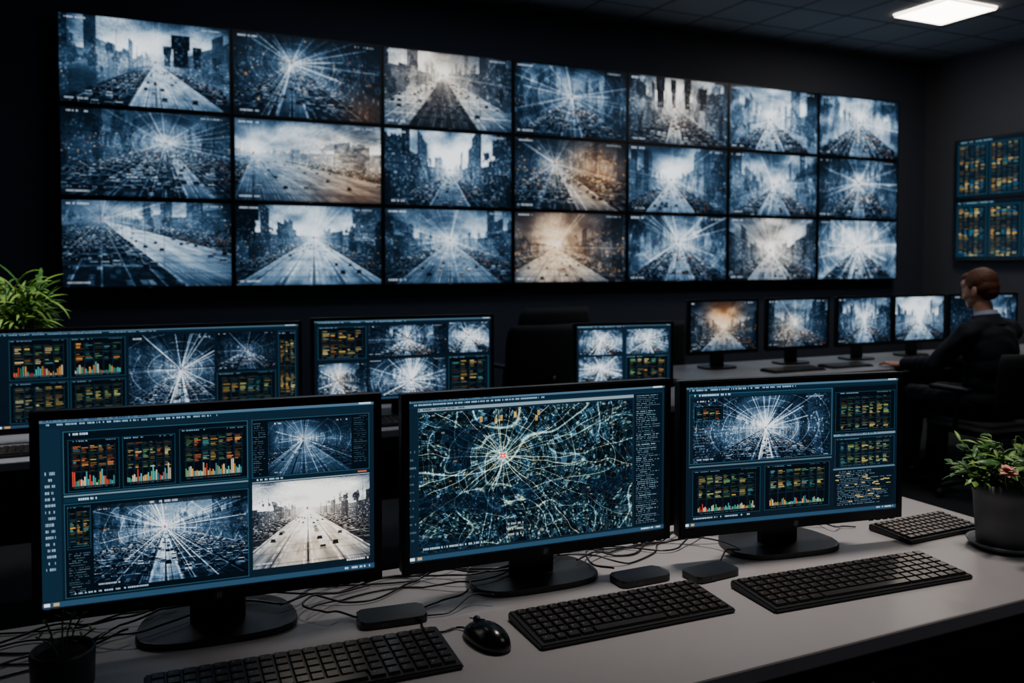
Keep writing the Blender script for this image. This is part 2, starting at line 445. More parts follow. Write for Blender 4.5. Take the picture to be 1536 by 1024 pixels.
def textblock(img, x0, y0, x1, y1, n, seed, col=(.56, .69, .77), a=.7, bg=None):
    rng = np.random.RandomState(seed); h, w, _ = img.shape
    if bg: rect(img, x0, y0, x1, y1, bg)
    for j in range(n):
        yy = y0 + (y1 - y0) * (j + .25) / n
        textline(img, x0 + (x1 - x0) * .06, yy, x0 + (x1 - x0) * rng.uniform(.55, .97), yy + .22 * (y1 - y0) / n, col, rng, a * rng.uniform(.5, 1))

def webmap(w, h, cx=.37, cy=.33, seed=0, bright=1.0):
    rng = np.random.RandomState(seed)
    v, u = np.mgrid[0:h, 0:w]; u = (u + .5) / w; v = (v + .5) / h
    asp = w / h; px = 1.0 / h
    r0_ = np.hypot((u - cx) * asp, (v - cy) * 1.12); wa = .06 + .14 * sst(.08, .5, r0_)
    q1 = fbm(u * 4.0, v * 3.4, seed, 3) - .5; q2 = fbm(u * 4.0 + 9, v * 3.4 + 4, seed + 50, 3) - .5
    dx = (u - cx) * asp + wa * q1; dy = (v - cy) * 1.12 + wa * q2
    r = np.hypot(dx, dy) + 1e-4; th = np.arctan2(dy, dx) + math.pi
    warm = np.zeros_like(r); cool = np.zeros_like(r)
    NS = 30
    angs = np.sort((np.arange(NS) + rng.uniform(-.38, .38, NS)) * 2 * math.pi / NS)
    idx = np.searchsorted(angs, th.ravel()).reshape(th.shape)
    lo_ = np.concatenate([[angs[-1] - 2 * math.pi], angs])[idx]; hi_ = np.concatenate([angs, [angs[0] + 2 * math.pi]])[idx]
    sec = idx % NS
    af0 = (th - lo_) / (hi_ - lo_); width = (hi_ - lo_) * r
    dist_sp = np.minimum(th - lo_, hi_ - th) * r
    dsp = .026 + .022 * cell(sec, sec * 0 + 1, seed + 71)
    skew = (cell(sec, sec * 0 + 2, seed + 72) - .5) * .6
    ring = (r + skew * (af0 - .5) * width + .02 * cell(sec, sec * 0 + 3, seed)) / dsp
    ri = np.floor(ring); rf = ring - ri; dist_r = np.minimum(rf, 1 - rf) * dsp
    nsub = np.maximum(1, np.round(width / .040)); ta = af0 * nsub; ai = np.floor(ta); af = ta - ai
    dist_a = np.minimum(af, 1 - af) / nsub * width
    c = cell(ai * 7 + sec * 31 + ri * 3, ri * 5 + sec, seed + 1)
    sx = np.floor(af * 4) + ai * 4 + sec * 11; sy = np.floor(rf * 3) + ri * 3; cf = cell(sx, sy, seed + 2); cf2 = cell(sx, sy, seed + 9)
    fa = af * 4 - np.floor(af * 4); fr_ = rf * 3 - np.floor(rf * 3); bmsk = (fa > .22) * (fr_ > .24)
    b = .035 + .07 * c ** 2 + .34 * cf ** 5 * bmsk * (c > .3) + .10 * (c > .94) + .08 * fbm(u * 70, v * 44, seed + 3, 2) * (c > .4)
    warm = warm + (cf2 > .82) * bmsk * .8 * (cf > .6); cool = cool + (c > .72) * .7
    reg = fbm(u * 3.1 + 2, v * 2.6, seed + 4, 2)
    for (ang, gs, lo, hi, s) in ((.5, 26, .0, .43, 1), (-.32, 29, .58, 1, 2)):
        X = (dx * math.cos(ang) + dy * math.sin(ang)) * gs; Y = (-dx * math.sin(ang) + dy * math.cos(ang)) * gs * .8
        X = X + .5 * (np.floor(Y) % 2); fx, fy = X - np.floor(X), Y - np.floor(Y); cg = cell(X, Y, seed + 8 + s)
        dg = np.minimum(np.minimum(fx, 1 - fx) / gs, np.minimum(fy, 1 - fy) / gs / .8)
        gb = .035 + .09 * cg ** 2 + .36 * cell(X * 3, Y * 3, seed + s) ** 5 * (cg > .3) + .15 * np.exp(-(dg / (px * .7)) ** 2) * (cell(X, Y, 33) > .2)
        mk_ = (reg > lo) & (reg <= hi) & (r > .24)
        b = np.where(mk_, gb, b); dist_r = np.where(mk_, 9, dist_r); dist_a = np.where(mk_, 9, dist_a)
    L = b
    keep = cell(ai + sec * 3, ri, seed + 21) > .25; keep2 = cell(ri, ai + sec * 5, seed + 22) > .25
    s1 = np.exp(-(dist_r / (px * .65)) ** 2) * keep; s2 = np.exp(-(dist_a / (px * .6)) ** 2) * keep2
    L = L + .17 * s1 + .14 * s2; warm = warm * (1 - np.clip(s1 + s2, 0, 1)) + .12 * s1
    big = (sec % 4 == 0)
    s = np.exp(-(dist_sp / (px * np.where(big, 1.0, .62))) ** 2); L = L + s * np.where(big, .40, .25); warm = warm + s * (cell(sec, sec * 0 + 8, seed) > .5) * .7
    for k, rr in enumerate((.075, .13, .20, .29, .40, .54, .72, .95)):
        s = (.26 if k % 2 else .20) * np.exp(-((r * (1 + .22 * q2) + .014 * np.sin(th * 4 + k * 2) - rr) / (px * .8)) ** 2) * (fbm(th * 1.5, r * 0 + k, seed + 7, 2) > .42); L = L + s; warm = warm + s * 1.2
    for sc, am in ((1.7, .44), (2.9, .34), (4.3, .26), (6.5, .16)):
        f = fbm(u * sc + 3, v * sc * .8, seed + 6 + int(sc * 10), 2); s = am * np.exp(-((f - .5) / (.0017 * sc)) ** 2); L = L + s; warm = warm + s * .5
    dk = sst(.63, .66, fbm(u * 5 + 3, v * 6, seed + 60, 3)) * (r > .26); L = L * (1 - .6 * dk) + .04 * dk; cool = cool + dk
    L = L + .12 * np.exp(-r * 9) + .04 * sst(.5, .8, fbm(u * 3, v * 3, seed + 61, 3))
    L = L * (.84 + .32 * cell(u * w / 1.4, v * h / 1.4, seed + 70))
    img = grade(L * bright, warm * .6)
    cool = np.clip(cool, 0, 1); img[..., 0] *= (.92 - .10 * cool); img[..., 2] *= (.88 + .14 * cool)
    spots(img, 190, 0, (0, 0, 1, 1), [(1, .65, .25), (1, .72, .35), (.9, .97, 1), (.9, .42, .2), (.5, .85, .85)], rng, rad=(.18, .4), amp=.9)
    for k in range(46):
        x = min(.97, max(.01, rng.normal(cx + .1, .28))); y = min(.95, max(.01, rng.normal(cy + .1, .3)))
        rect(img, x, y, x + rng.uniform(.005, .014), y + rng.uniform(.008, .020), [(214, 156, 76), (180, 196, 204), (60, 104, 150), (46, 90, 130), (206, 190, 160)][rng.randint(5)], .5)
    for k in range(7):
        x = cx + .005 + rng.uniform(-.12, .16); y = .02 + rng.uniform(0, .05); rect(img, x, y, x + .013, y + .04, (206, 164, 84), .7)
    X, Y = int(cx * w), int(cy * h); yy, xx = np.mgrid[0:h, 0:w]; rr = np.hypot(xx - X, (yy - Y) * 1.1) / h
    for rad_, colr in ((.030, (.90, .92, .94)), (.021, (.82, .16, .10)), (.007, (1, .95, .93))):
        m_ = sst(rad_ + px, rad_ - px, rr * (1 + .35 * np.sin(th * 5)))[..., None] * .92; img = img * (1 - m_) + np.array(colr) * m_
    return img

BG = (13, 26, 37)
def ui_base(w, h, bg=BG):
    img = np.ones((h, w, 3)) * np.array(bg) / 255.0
    v = np.linspace(0, 1, h)[:, None, None]; img *= (1.08 - .2 * v)
    rng = np.random.RandomState(w)
    rect(img, 0, 0, 1, .018, (68, 96, 116)); textline(img, .01, .004, .3, .014, (.1, .2, .3), rng)
    rect(img, 0, .018, 1, .04, (17, 36, 50)); textline(img, .02, .025, .5, .035, (.62, .76, .85), rng)
    rect(img, .95, .004, .99, .014, (190, 205, 214))
    rect(img, 0, .97, 1, 1, (40, 66, 88)); rect(img, .004, .976, .02, .992, (215, 225, 230)); rect(img, .03, .976, .045, .992, (215, 165, 90), .8)
    textline(img, .9, .98, .985, .99, (.85, .9, .95), rng)
    return img

def mon1_img():
    w, h = 640, 364; img = ui_base(w, h, (17, 32, 45))
    rng = np.random.RandomState(1)
    rect(img, 0, .05, .055, .965, (20, 39, 54))
    for k in range(16):
        yy = .28 + .034 * k; textline(img, .014, yy, .04, yy + .014, (.66, .76, .84), rng, .7)
    rect(img, .062, .07, .592, .40, (8, 19, 28)); outline(img, .062, .07, .592, .40, (64, 110, 130), .8)
    textline(img, .08, .08, .13, .092, (.8, .9, 1), rng)
    chart(img, .075, .115, .215, .39, 11, hb=1.15); chart(img, .225, .115, .375, .39, 12, hb=1.15); chart(img, .388, .095, .59, .39, 13, hb=1.15)
    rect(img, .062, .410, .592, .417, (112, 140, 154), .8); rect(img, .062, .425, .592, .447, (20, 43, 58))
    textline(img, .08, .43, .16, .44, (.8, .9, 1), rng)
    rect(img, .062, .455, .592, .96, (7, 17, 25)); outline(img, .062, .455, .592, .96, (64, 110, 130), .7)
    chart(img, .07, .47, .135, .70, 15, bars=False); textblock(img, .07, .72, .135, .95, 18, 4)
    put(img, .14, .475, .59, .925, street, cx=.45, cy=.34, road=.28, rb=.9, sky=.7, radial=1.1, seed=5, haze=.8, cars=1.1, nspots=130, bright=1.1, city=.5, con=.8, amber=12, bw=3.2)
    rect(img, .14, .475, .59, .497, (8, 18, 28), .7); textline(img, .3, .48, .38, .49, (.8, .85, .9), rng)
    textline(img, .08, .935, .3, .945, (.7, .8, .9), rng)
    rect(img, .605, .07, .985, .40, (7, 17, 25)); outline(img, .605, .07, .985, .40, (64, 110, 130), .7); textblock(img, .607, .09, .65, .39, 24, 5, a=.6)
    put(img, .655, .085, .925, .395, street, cx=.42, cy=.36, road=1.3, rb=.60, sky=.5, radial=.9, seed=9, haze=.5, cars=.2, city=.35, nspots=30, lanes=1.5, con=.3)
    textblock(img, .93, .08, .983, .36, 22, 6, col=(.45, .6, .7), a=.6)
    rect(img, .605, .405, .985, .425, (15, 32, 45)); rect(img, .605, .425, .985, .431, (150, 170, 182), .8)
    textline(img, .62, .41, .7, .42, (.8, .9, 1), rng); rect(img, .945, .408, .975, .418, (170, 90, 74))
    put(img, .605, .438, .985, .925, street, cx=.46, cy=.34, road=1.4, rb=1.08, sky=1.35, radial=.1, seed=17, haze=.9, cars=1.0, nspots=60, lanes=1.5, warm=.50, wx=.55, wy=.75, ws=.9, bright=1.18, city=.9, tall=.35, con=.9, amber=6)
    textline(img, .90, .93, .98, .942, (.9, .9, .9), rng)
    return img

def mon2_img():
    w, h = 700, 402; img = ui_base(w, h, (19, 37, 50)); rng = np.random.RandomState(2)
    rect(img, .02, .052, .865, .072, (150, 168, 176), .75); textline(img, .03, .057, .2, .068, (.15, .2, .25), rng)
    put(img, .035, .085, .862, .955, webmap, cx=.37, cy=.35, seed=4, bright=1.2)
    rect(img, 0, .05, .033, .96, (16, 32, 45)); textblock(img, .002, .3, .03, .9, 12, 3, a=.5)
    rect(img, .868, .05, .99, .96, (10, 23, 34)); textblock(img, .872, .06, .986, .95, 66, 8, col=(.60, .75, .82), a=.9)
    textline(img, .05, .925, .28, .937, (.7, .8, .85), rng)
    for k in range(3): textline(img, .36, .83 + .035 * k, .42, .842 + .035 * k, (.75, .75, .7), rng, .8)
    return img

def mon3_img():
    w, h = 500, 310; img = ui_base(w, h, (15, 29, 41)); rng = np.random.RandomState(3)
    rect(img, .02, .055, .675, .08, (20, 42, 57)); textline(img, .03, .06, .2, .072, (.75, .85, .95), rng)
    put(img, .035, .09, .665, .55, street, cx=.52, cy=.50, road=.22, rb=.9, sky=.7, radial=1.3, seed=21, haze=.9, cars=1.0, nspots=150, city=.55, bright=1.12, con=.8, amber=10)
    chart(img, .04, .14, .17, .25, 31, bars=False); textblock(img, .04, .28, .12, .52, 12, 11, a=.7)
    outline(img, .02, .055, .675, .555, (64, 110, 130), .7)
    rect(img, .02, .567, .675, .577, (104, 128, 140), .7)
    chart(img, .035, .60, .34, .93, 32, hb=.6, pal=YGR); chart(img, .36, .60, .665, .93, 33, hb=.6, pal=YGR)
    textline(img, .04, .94, .3, .95, (.7, .8, .9), rng)
    rect(img, .685, .05, .99, .40, (7, 18, 26)); chart(img, .692, .09, .985, .39, 34, bars=False, pal=YGR)
    rect(img, .685, .405, .99, .422, (120, 146, 160), .8); textline(img, .70, .409, .9, .418, (.1, .2, .3), rng)
    chart(img, .692, .44, .985, .66, 35, bars=False, bg=(8, 20, 29), pal=YGR)
    rect(img, .685, .665, .99, .675, (120, 146, 162), .7)
    textblock(img, .69, .69, .985, .95, 20, 12, a=.85, bg=(9, 22, 32))
    for k in range(24):
        x = rng.uniform(.69, .95); y = rng.uniform(.70, .92); rect(img, x, y, x + rng.uniform(.01, .03), y + .006, (215, 190, 110), .8)
    return img

def mon4_img():
    w, h = 480, 168; img = ui_base(w, h, (12, 25, 36))
    chart(img, .045, .08, .22, .50, 41); chart(img, .228, .08, .40, .50, 42)
    chart(img, .045, .53, .22, .95, 43, bars=False, pal=YGR); chart(img, .228, .53, .40, .95, 44, bars=False, pal=YGR)
    put(img, .41, .07, .695, .95, street, cx=.6, cy=.45, road=.18, rb=.8, seed=8, radial=1.2, haze=.8, cars=1.0, sky=.5, bright=1.1, nspots=80, con=.8, city=.4)
    put(img, .705, .07, .915, .50, street, cx=.5, cy=.5, seed=33, radial=.5, rb=.5, sky=.4, road=.4)
    chart(img, .705, .53, .915, .95, 47, bars=False, pal=YGR)
    chart(img, .925, .07, .99, .95, 48, bars=False, pal=YGR)
    return img
def mon5_img():
    w, h = 300, 140; img = ui_base(w, h, (12, 25, 36))
    chart(img, .02, .08, .28, .48, 51, bars=False); put(img, .02, .53, .28, .95, street, cx=.4, cy=.5, seed=41, radial=.5, warm=.3, bright=1.25, nspots=20)
    put(img, .29, .08, .73, .46, street, cx=.5, cy=.45, seed=42, radial=.6, road=.15, haze=.7, bright=1.1, cars=1.0)
    put(img, .29, .50, .73, .95, street, cx=.55, cy=.62, seed=43, radial=1.1, road=.3, haze=1.2, bright=1.25, nspots=20)
    put(img, .745, .06, .985, .45, street, cx=.5, cy=.45, seed=44, radial=1.0, city=.2, haze=1.1, bright=1.2, nspots=12)
    chart(img, .745, .50, .985, .95, 52, bars=False)
    return img
def mon6_img():
    w, h = 180, 106; img = ui_base(w, h, (16, 33, 47))
    for k, (x, y) in enumerate(((.03, .08), (.52, .08), (.03, .52))):
        put(img, x, y, x + .45, y + .4, street, cx=.5, cy=.45, seed=50 + k, radial=.9, city=.3, haze=1.2, bright=1.2, nspots=12, mark=False)
    chart(img, .52, .52, .97, .95, 55, bars=False)
    return img

def to_lin(img):
    img = np.clip(img, 0, 1)
    l = np.where(img <= 0.04045, img / 12.92, ((img + 0.055) / 1.055) ** 2.4)
    return l ** 1.12 * 1.12

def screen(name, img, W, H, loc, parent, m):
    h, w, _ = img.shape
    jj, ii = np.meshgrid(np.arange(w), np.arange(h))
    co = np.zeros((h, w, 3)); co[..., 0] = -W / 2 + W * jj / (w - 1); co[..., 2] = H / 2 - H * ii / (h - 1)
    idx = np.arange(w * h).reshape(h, w)
    f = np.stack([idx[:-1, :-1], idx[1:, :-1], idx[1:, 1:], idx[:-1, 1:]], -1).reshape(-1, 4)
    me = bpy.data.meshes.new(name); nf = len(f)
    me.vertices.add(w * h); me.vertices.foreach_set("co", co.ravel().astype(np.float32))
    me.loops.add(nf * 4); me.loops.foreach_set("vertex_index", f.ravel().astype(np.int32))
    me.polygons.add(nf); me.polygons.foreach_set("loop_start", (np.arange(nf) * 4).astype(np.int32))
    me.update(calc_edges=True)
    ca = me.color_attributes.new("Col", 'FLOAT_COLOR', 'POINT')
    rgba = np.ones((h * w, 4), dtype=np.float32); rgba[:, :3] = to_lin(img).reshape(-1, 3)
    ca.data.foreach_set("color", rgba.ravel())
    me.materials.append(m)
    o = bpy.data.objects.new(name, me); o.location = loc; o.parent = parent
    COL.objects.link(o); return o

# ------------------------------------------------------------------ room
CAMZ = 1.43; CEIL = 3.81; XL, XR, YF, YB = -2.6, 9.0, -2.2, 7.4
def struct(name, size, loc, m):
    o = box(name, size, loc, m); o["kind"] = "structure"; return o
struct("floor", (XR - XL + .4, YB - YF + .4, .1), ((XL + XR) / 2, (YF + YB) / 2, -.05), M_floor)
struct("ceiling", (XR - XL + .4, YB - YF + .4, .1), ((XL + XR) / 2, (YF + YB) / 2, CEIL + .05), M_ceil)
struct("wall_back", (XR - XL + .4, .2, CEIL), ((XL + XR) / 2, YB + .1, CEIL / 2), M_wall)
struct("wall_front", (XR - XL + .4, .2, CEIL), ((XL + XR) / 2, YF - .1, CEIL / 2), M_wall)
struct("wall_left", (.2, YB - YF, CEIL), (XL - .1, (YF + YB) / 2, CEIL / 2), M_wall)
struct("wall_right", (.2, YB - YF, CEIL), (XR + .1, (YF + YB) / 2, CEIL / 2), M_wallr)
struct("baseboard_back", (XR - XL, .02, .1), ((XL + XR) / 2, YB - .01, .05), M_trim)
struct("baseboard_right", (.02, YB - YF - .04, .1), (XR - .01, (YF + YB) / 2, .05), M_trim)

# ------------------------------------------------------------------ frames
def ring_bm(W, H, bs, bt, bb, y0, y1):
    bm = bmesh.new()
    o = [(-W / 2, -H / 2), (W / 2, -H / 2), (W / 2, H / 2), (-W / 2, H / 2)]
    i = [(-W / 2 + bs, -H / 2 + bb), (W / 2 - bs, -H / 2 + bb), (W / 2 - bs, H / 2 - bt), (-W / 2 + bs, H / 2 - bt)]
    def L(p, y): return [bm.verts.new((x, y, z)) for x, z in p]
    of, inf, ob, ib = L(o, y0), L(i, y0), L(o, y1), L(i, y1)
    for k in range(4):
        j = (k + 1) % 4
        bm.faces.new((of[k], of[j], inf[j], inf[k])); bm.faces.new((ob[k], ib[k], ib[j], ob[j]))
        bm.faces.new((of[k], ob[k], ob[j], of[j])); bm.faces.new((inf[k], inf[j], ib[j], ib[k]))
    es = [e for e in bm.edges if e.verts[0] in of and e.verts[1] in of]
    bmesh.ops.bevel(bm, geom=es, offset=.003, segments=2, affect='EDGES')
    return bm

# video wall
PX, PZ, X0, Z0 = 1.243, 0.69, -0.298, 1.22
WP = [
 [dict(cx=.55, cy=.47, road=1.0, roff=.45, rb=1.0, sky=1.25, radial=.15, haze=.6, city=.5, cars=1.0, tower=[(.70, .045, .34, .08), (.62, .02, .2, .2), (.8, .02, .22, .15)]),
  dict(cx=.38, cy=.33, road=.3, rb=.5, sky=.5, radial=.8, haze=.8, city=.45, cars=1.0, warm=.6, wx=.9, wy=.95, ws=.35, amber=26),
  dict(cx=.45, cy=.3, road=.75, rb=.8, sky=1.15, radial=.2, haze=.8, roaddark=True, warm=.42, wx=.4, wy=.3, ws=.8, cars=.3, lanes=4, bright=1.15, gbase=.42),
  dict(cx=.5, cy=.42, road=.3, rb=.55, sky=.7, radial=.8, haze=.7, city=.45, cars=1.0),
  dict(cx=.45, cy=.42, road=.25, rb=.8, sky=1.3, radial=.3, haze=1.0, warm=.36, wx=.5, wy=.4, ws=.8, cars=1.1, bright=1.1, tower=[(.31, .035, .42, .04), (.58, .03, .42, .04), (.44, .022, .40, .06), (.74, .03, .3, .06)]),
  dict(cx=.45, cy=.5, road=.6, rb=.85, sky=1.3, radial=.4, haze=.9, city=.45, bright=1.15, cars=.9),
  dict(cx=.5, cy=.42, road=.4, rb=.8, sky=1.1, radial=.7, haze=1.0, city=.4, bright=1.1, cars=.9)],
 [dict(cx=.6, cy=.36, road=.22, roff=.6, rb=.8, sky=.55, radial=.7, haze=.7, city=.5, cars=1.3, nspots=130, bw=3.5),
  dict(cx=.12, cy=.42, road=2.6, roff=2.2, rb=.72, sky=1.35, radial=.25, haze=.9, city=.5, warm=.6, wx=.85, wy=.85, ws=.7, cars=1.1, bw=6, amber=24),
  dict(cx=.5, cy=.52, road=.6, rb=.6, sky=1.6, radial=.25, haze=1.2, city=.9, cars=.9, tall=1.2, tower=[(.05, .06, .42, .3), (.93, .07, .45, .3)]),
  dict(cx=.35, cy=.35, road=.5, roff=1.1, rb=.8, sky=.55, radial=.5, haze=.6, warm=.75, wx=.72, wy=.5, ws=.6, cars=1.1, bw=3.5, amber=70, city=.4),
  dict(cx=.42, cy=.5, road=.9, rb=.9, sky=1.2, radial=.35, haze=.9, city=.5, cars=.9),
  dict(cx=.5, cy=.5, road=.7, rb=.75, sky=1.2, radial=.5, haze=1.0, city=.5, cars=.9),
  dict(cx=.5, cy=.40, road=.25, rb=.65, sky=.8, radial=.7, haze=.9, city=.5, cars=1.3)],
 [dict(cx=.22, cy=.22, road=1.2, roff=2.4, rb=1.0, sky=.9, radial=.25, haze=.6, city=.5, cars=1.3, bw=5.5),
  dict(cx=.52, cy=.4, road=1.6, rb=1.0, sky=1.15, radial=.35, haze=.9, city=.9, cars=.8, tower=[(.05, .08, .4, .06), (.88, .07, .36, .42)], lanes=1.5),
  dict(cx=.5, cy=.42, road=1.3, rb=.75, sky=1.0, radial=.5, haze=.9, city=.6, cars=.9),
  dict(cx=.35, cy=.5, road=1.8, rb=.9, sky=.8, radial=.3, haze=.5, warm=.70, wx=.4, wy=.4, ws=.9, cars=.9, nspots=90, amber=80),
  dict(cx=.5, cy=.4, road=.4, rb=.85, sky=1.0, radial=.9, haze=.9, city=.45, cars=1.2),
  dict(cx=.47, cy=.52, road=1.0, rb=.9, sky=1.25, radial=.45, haze=1.0, warm=.35, wx=.5, wy=.35, ws=.7, cars=.9),
  dict(cx=.5, cy=.45, road=.4, rb=.85, sky=1.1, radial=1.2, haze=1.2, city=.3)]]
WL = [["broad pale avenue with dark tower", "blue night intersection with amber glow", "dark tiled road under beige sky", "blue street junction", "beige street between dark towers", "pale misty street", "hazy grey junction"],
      ["dense dark traffic from above", "pale sky over amber-lit plaza", "symmetrical street with white sky", "orange-lit avenue at night", "pale road with traffic", "misty grey crossing", "dark blue crowded junction"],
      ["parked cars beside pale road", "wide bright road between buildings", "blue-grey wide road", "orange sunset over pale road", "grey radial junction", "warm pale sky above road", "bright blue-white radial glow"]]
for r_ in range(3):
    for c_ in range(7):
        R = root("wall_display", (X0 + PX * (c_ + .5), 7.27, Z0 + PZ * (2 - r_ + .5)), 0,
                 "thin-bezel wall display showing " + WL[r_][c_], "wall display", "video wall displays")
        box("housing", (1.234, .05, .681), (0, .031, 0), M_bezel, R, .004)
        mk("bezel", ring_bm(1.236, .683, .016, .014, .018, -.006, .006), M_bezel, R)
        box("wall_bracket", (.5, .075, .35), (0, .0925, 0), M_black, R, .003)
        box("emblem", (.03, .003, .006), (0, -.007, -.3325), M_emblem, R)
        w = [330, 295, 255, 230, 205, 180, 165][c_]
        k_ = dict(nspots=70); k_.update(WP[r_][c_])
        screen("screen", street(w, int(w * .544), seed=r_ * 7 + c_ + 60, **k_), 1.206, .653, (0, .0015, .002), R, MS_wall)

# right wall dashboards
def wall_dash(w, h, seed):
    img = np.ones((h, w, 3)) * np.array((7, 20, 31)) / 255.0
    pal = [(226, 172, 84), (200, 186, 120), (56, 120, 150), (220, 196, 130), (50, 104, 142), (90, 140, 130)]
    rng = np.random.RandomState(seed)
    textline(img, .04, .03, .4, .05, (.5, .7, .8), rng)
    for k in range(3):
        x0 = .03 + .325 * k
        outline(img, x0, .08, x0 + .30, .95, (30, 72, 92))
        for j in range(28):
            y = .11 + .03 * j; base = .28 + .72 * (math.sin(j * .26 + seed) ** 4)
            for i in range(5):
                x = x0 + .02 + .053 * i; l = rng.uniform(.02, .046)
                if rng.rand() > .1: rect(img, x, y, x + l, y + .016, pal[(i + rng.randint(2) * rng.randint(6)) % 6], base * rng.uniform(.5, 1.0))
    return img
for j in range(2):
    R = root("wall_display", (8.9, 6.30, 1.443 + .345 + .69 * j), -math.pi / 2, "wall display showing dark dashboard of amber and blue data rows", "wall display", "side wall dashboards")
    box("housing", (1.234, .05, .681), (0, .031, 0), M_bezel, R, .004)
    mk("bezel", ring_bm(1.236, .683, .02, .018, .02, -.006, .006), M_bezel, R)
    box("wall_bracket", (.5, .045, .35), (0, .0775, 0), M_black, R, .003)
    screen("screen", wall_dash(210, 116, 70 + j * 20), 1.20, .65, (0, .0015, .002), R, MS_side)

# ceiling light
R = root("ceiling_light", (7.25, 5.77, CEIL), 0, "square glowing white ceiling light panel", "ceiling light")
box("diffuser", (.66, .60, .022), (0, 0, -.011), M_lamp, R)
mk("frame", ring_bm(.69, .63, .014, .014, .014, 0, .012), M_trim, R, rot=(-math.pi / 2, 0, 0), loc=(0, 0, -.012))

# ------------------------------------------------------------------ desks
DZ = .74
def desk(x0, x1, y0, y1, m, label):
    R = root("desk", ((x0 + x1) / 2, (y0 + y1) / 2, 0), 0, label, "desk")
    W, D = x1 - x0, y1 - y0
    box("desktop", (W, D, .032), (0, 0, DZ - .016), m, R, .004)
    box("apron", (W - .1, .03, .06), (0, -D / 2 + .05, DZ - .062), M_desk_dark, R, .002)
    for sx in (-1, 1):
        box("leg", (.05, D - .08, DZ - .032), (sx * (W / 2 - .06), 0, (DZ - .032) / 2), M_desk_dark, R, .004)
    box("modesty_panel", (W - .18, .018, .45), (0, D / 2 - .08, .45), M_desk_dark, R, .002)
    return R
desk(-.95, 2.12, 1.14, 1.86, M_desk, "long grey laminate desk carrying three monitors and keyboards")
desk(-1.6, 2.85, 3.42, 4.30, M_deskfar, "pale desk row carrying wide dashboard monitors")
desk(3.05, 7.3, 4.02, 4.75, M_deskfar, "pale desk with a row of monitors beside seated man")

# ------------------------------------------------------------------ monitors
def superell(w, d, n=3.2, k=48, taper=0.0):
    out = []
    for i in range(k):
        a = 2 * math.pi * i / k; c, s = math.cos(a), math.sin(a)
        x = math.copysign(abs(c) ** (2 / n), c) * w / 2; y = math.copysign(abs(s) ** (2 / n), s) * d / 2
        x *= 1 - taper * (y / d)
        out.append((x, y))
    return out

def monitor(x, y, rz, W, H, zb, img, ms, label, group, bw=.28, bd=.2, nw=.10, detail=True, bs=.015, bt=.015, bb=.024):
    R = root("desktop_monitor", (x, y, DZ), rz, label, "monitor", group)
    zc = zb - DZ + H / 2
    box("housing", (W - .002, .026, H - .002), (0, .0155, zc), M_bezel, R, .004)
    mk("bezel", ring_bm(W, H, bs, bt, bb, -.005, .003), M_bezel, R, loc=(0, 0, zc))
    box("back_cover", (W * .55, .03, H * .6), (0, .042, zc), M_stand, R, .01)
    screen("screen", img, W - 2 * bs, H - bt - bb, (0, .001, zc + (bb - bt) / 2), R, ms)
    prism("stand_base", superell(bw, bd, 3.0, 48, .25), 0, .013, M_stand, R, loc=(0, .08, 0), bev=.004)
    ntop = zc + H * .05
    box("stand_neck", (nw, .026, ntop - .010), (0, .07, .010 + (ntop - .010) / 2), M_stand, R, .006)
    if detail:
        lathe("emblem", [(0, 0), (.0085, 0), (.0085, .001), (.0, .0012)], M_dim, R, loc=(0, -.005, zc - H / 2 + bb / 2), rot=(math.pi / 2, 0, 0), segs=24, smooth=False)
        bm = bmesh.new()
        for sx in (-.0022, .0022):
            vs = [bm.verts.new(p) for p in ((sx - .0016, -.0066, -.005), (sx - .0002, -.0066, -.005), (sx + .0016, -.0066, .005), (sx + .0002, -.0066, .005))]
            bm.faces.new(vs)
        mk("emblem_mark", bm, M_emblem, R, loc=(0, 0, zc - H / 2 + bb / 2))
        for k in range(4):
            box("button", (.012, .004, .003), (W / 2 - .03 - .02 * k, -.003, zc - H / 2 + .0005), M_stand, R)
    return R
G1 = "monitors on the front desk"
monitor(.181, 1.636, math.radians(-4.3), .600, .362, .815, mon1_img(), MS_front, "black monitor showing dashboard with charts and street images", G1)
monitor(.831, 1.606, math.radians(-2.8), .617, .360, .811, mon2_img(), MS_front, "black monitor showing a radial city map", G1)
monitor(1.461, 1.544, math.radians(-8.8), .603, .357, .806, mon3_img(), MS_front, "black monitor showing street image above orange charts", G1)
G2 = "monitors on the middle desk"
monitor(.185, 3.75, 0, 1.16, .40, .777, mon4_img(), MS_mid, "ultrawide black monitor with chart panels and a road feed", G2, bw=.4, bd=.2, detail=False)
monitor(1.213, 3.69, math.radians(-4), .835, .39, .800, mon5_img(), MS_mid, "wide black monitor with street feeds and charts", G2, bw=.32, detail=False)
monitor(2.335, 3.65, math.radians(-9), .535, .335, .795, mon6_img(), MS_mid, "black monitor showing blue camera feeds", G2, bw=.24, detail=False)
G3 = "monitors on the side desk"
far = [(3.60, .56, dict(cx=.5, cy=.55, road=1.2, rb=.85, sky=.7, warm=.9, wx=.5, wy=.25, ws=.5, haze=.5, radial=.1, nspots=60, amber=45), "orange sunset street scene"),
       (4.225, .55, dict(cx=.45, cy=.5, road=.5, rb=.6, sky=.9, warm=.4, wx=.3, wy=.7, ws=.4, haze=1.0, radial=.3, cars=1.2), "blue street scene with pale sky"),
       (4.835, .53, dict(cx=.5, cy=.5, road=.6, rb=.85, sky=1.1, haze=1.1, radial=.7), "white-blue street scene"),
       (5.385, .53, dict(cx=.5, cy=.5, road=1.0, rb=.9, sky=1.4, haze=1.2, radial=.2, bright=1.15), "pale washed-out street scene"),
       (6.08, .78, dict(cx=.7, cy=.5, road=.3, rb=.6, sky=.7, haze=.6, radial=.3), "dim blue street scene")]
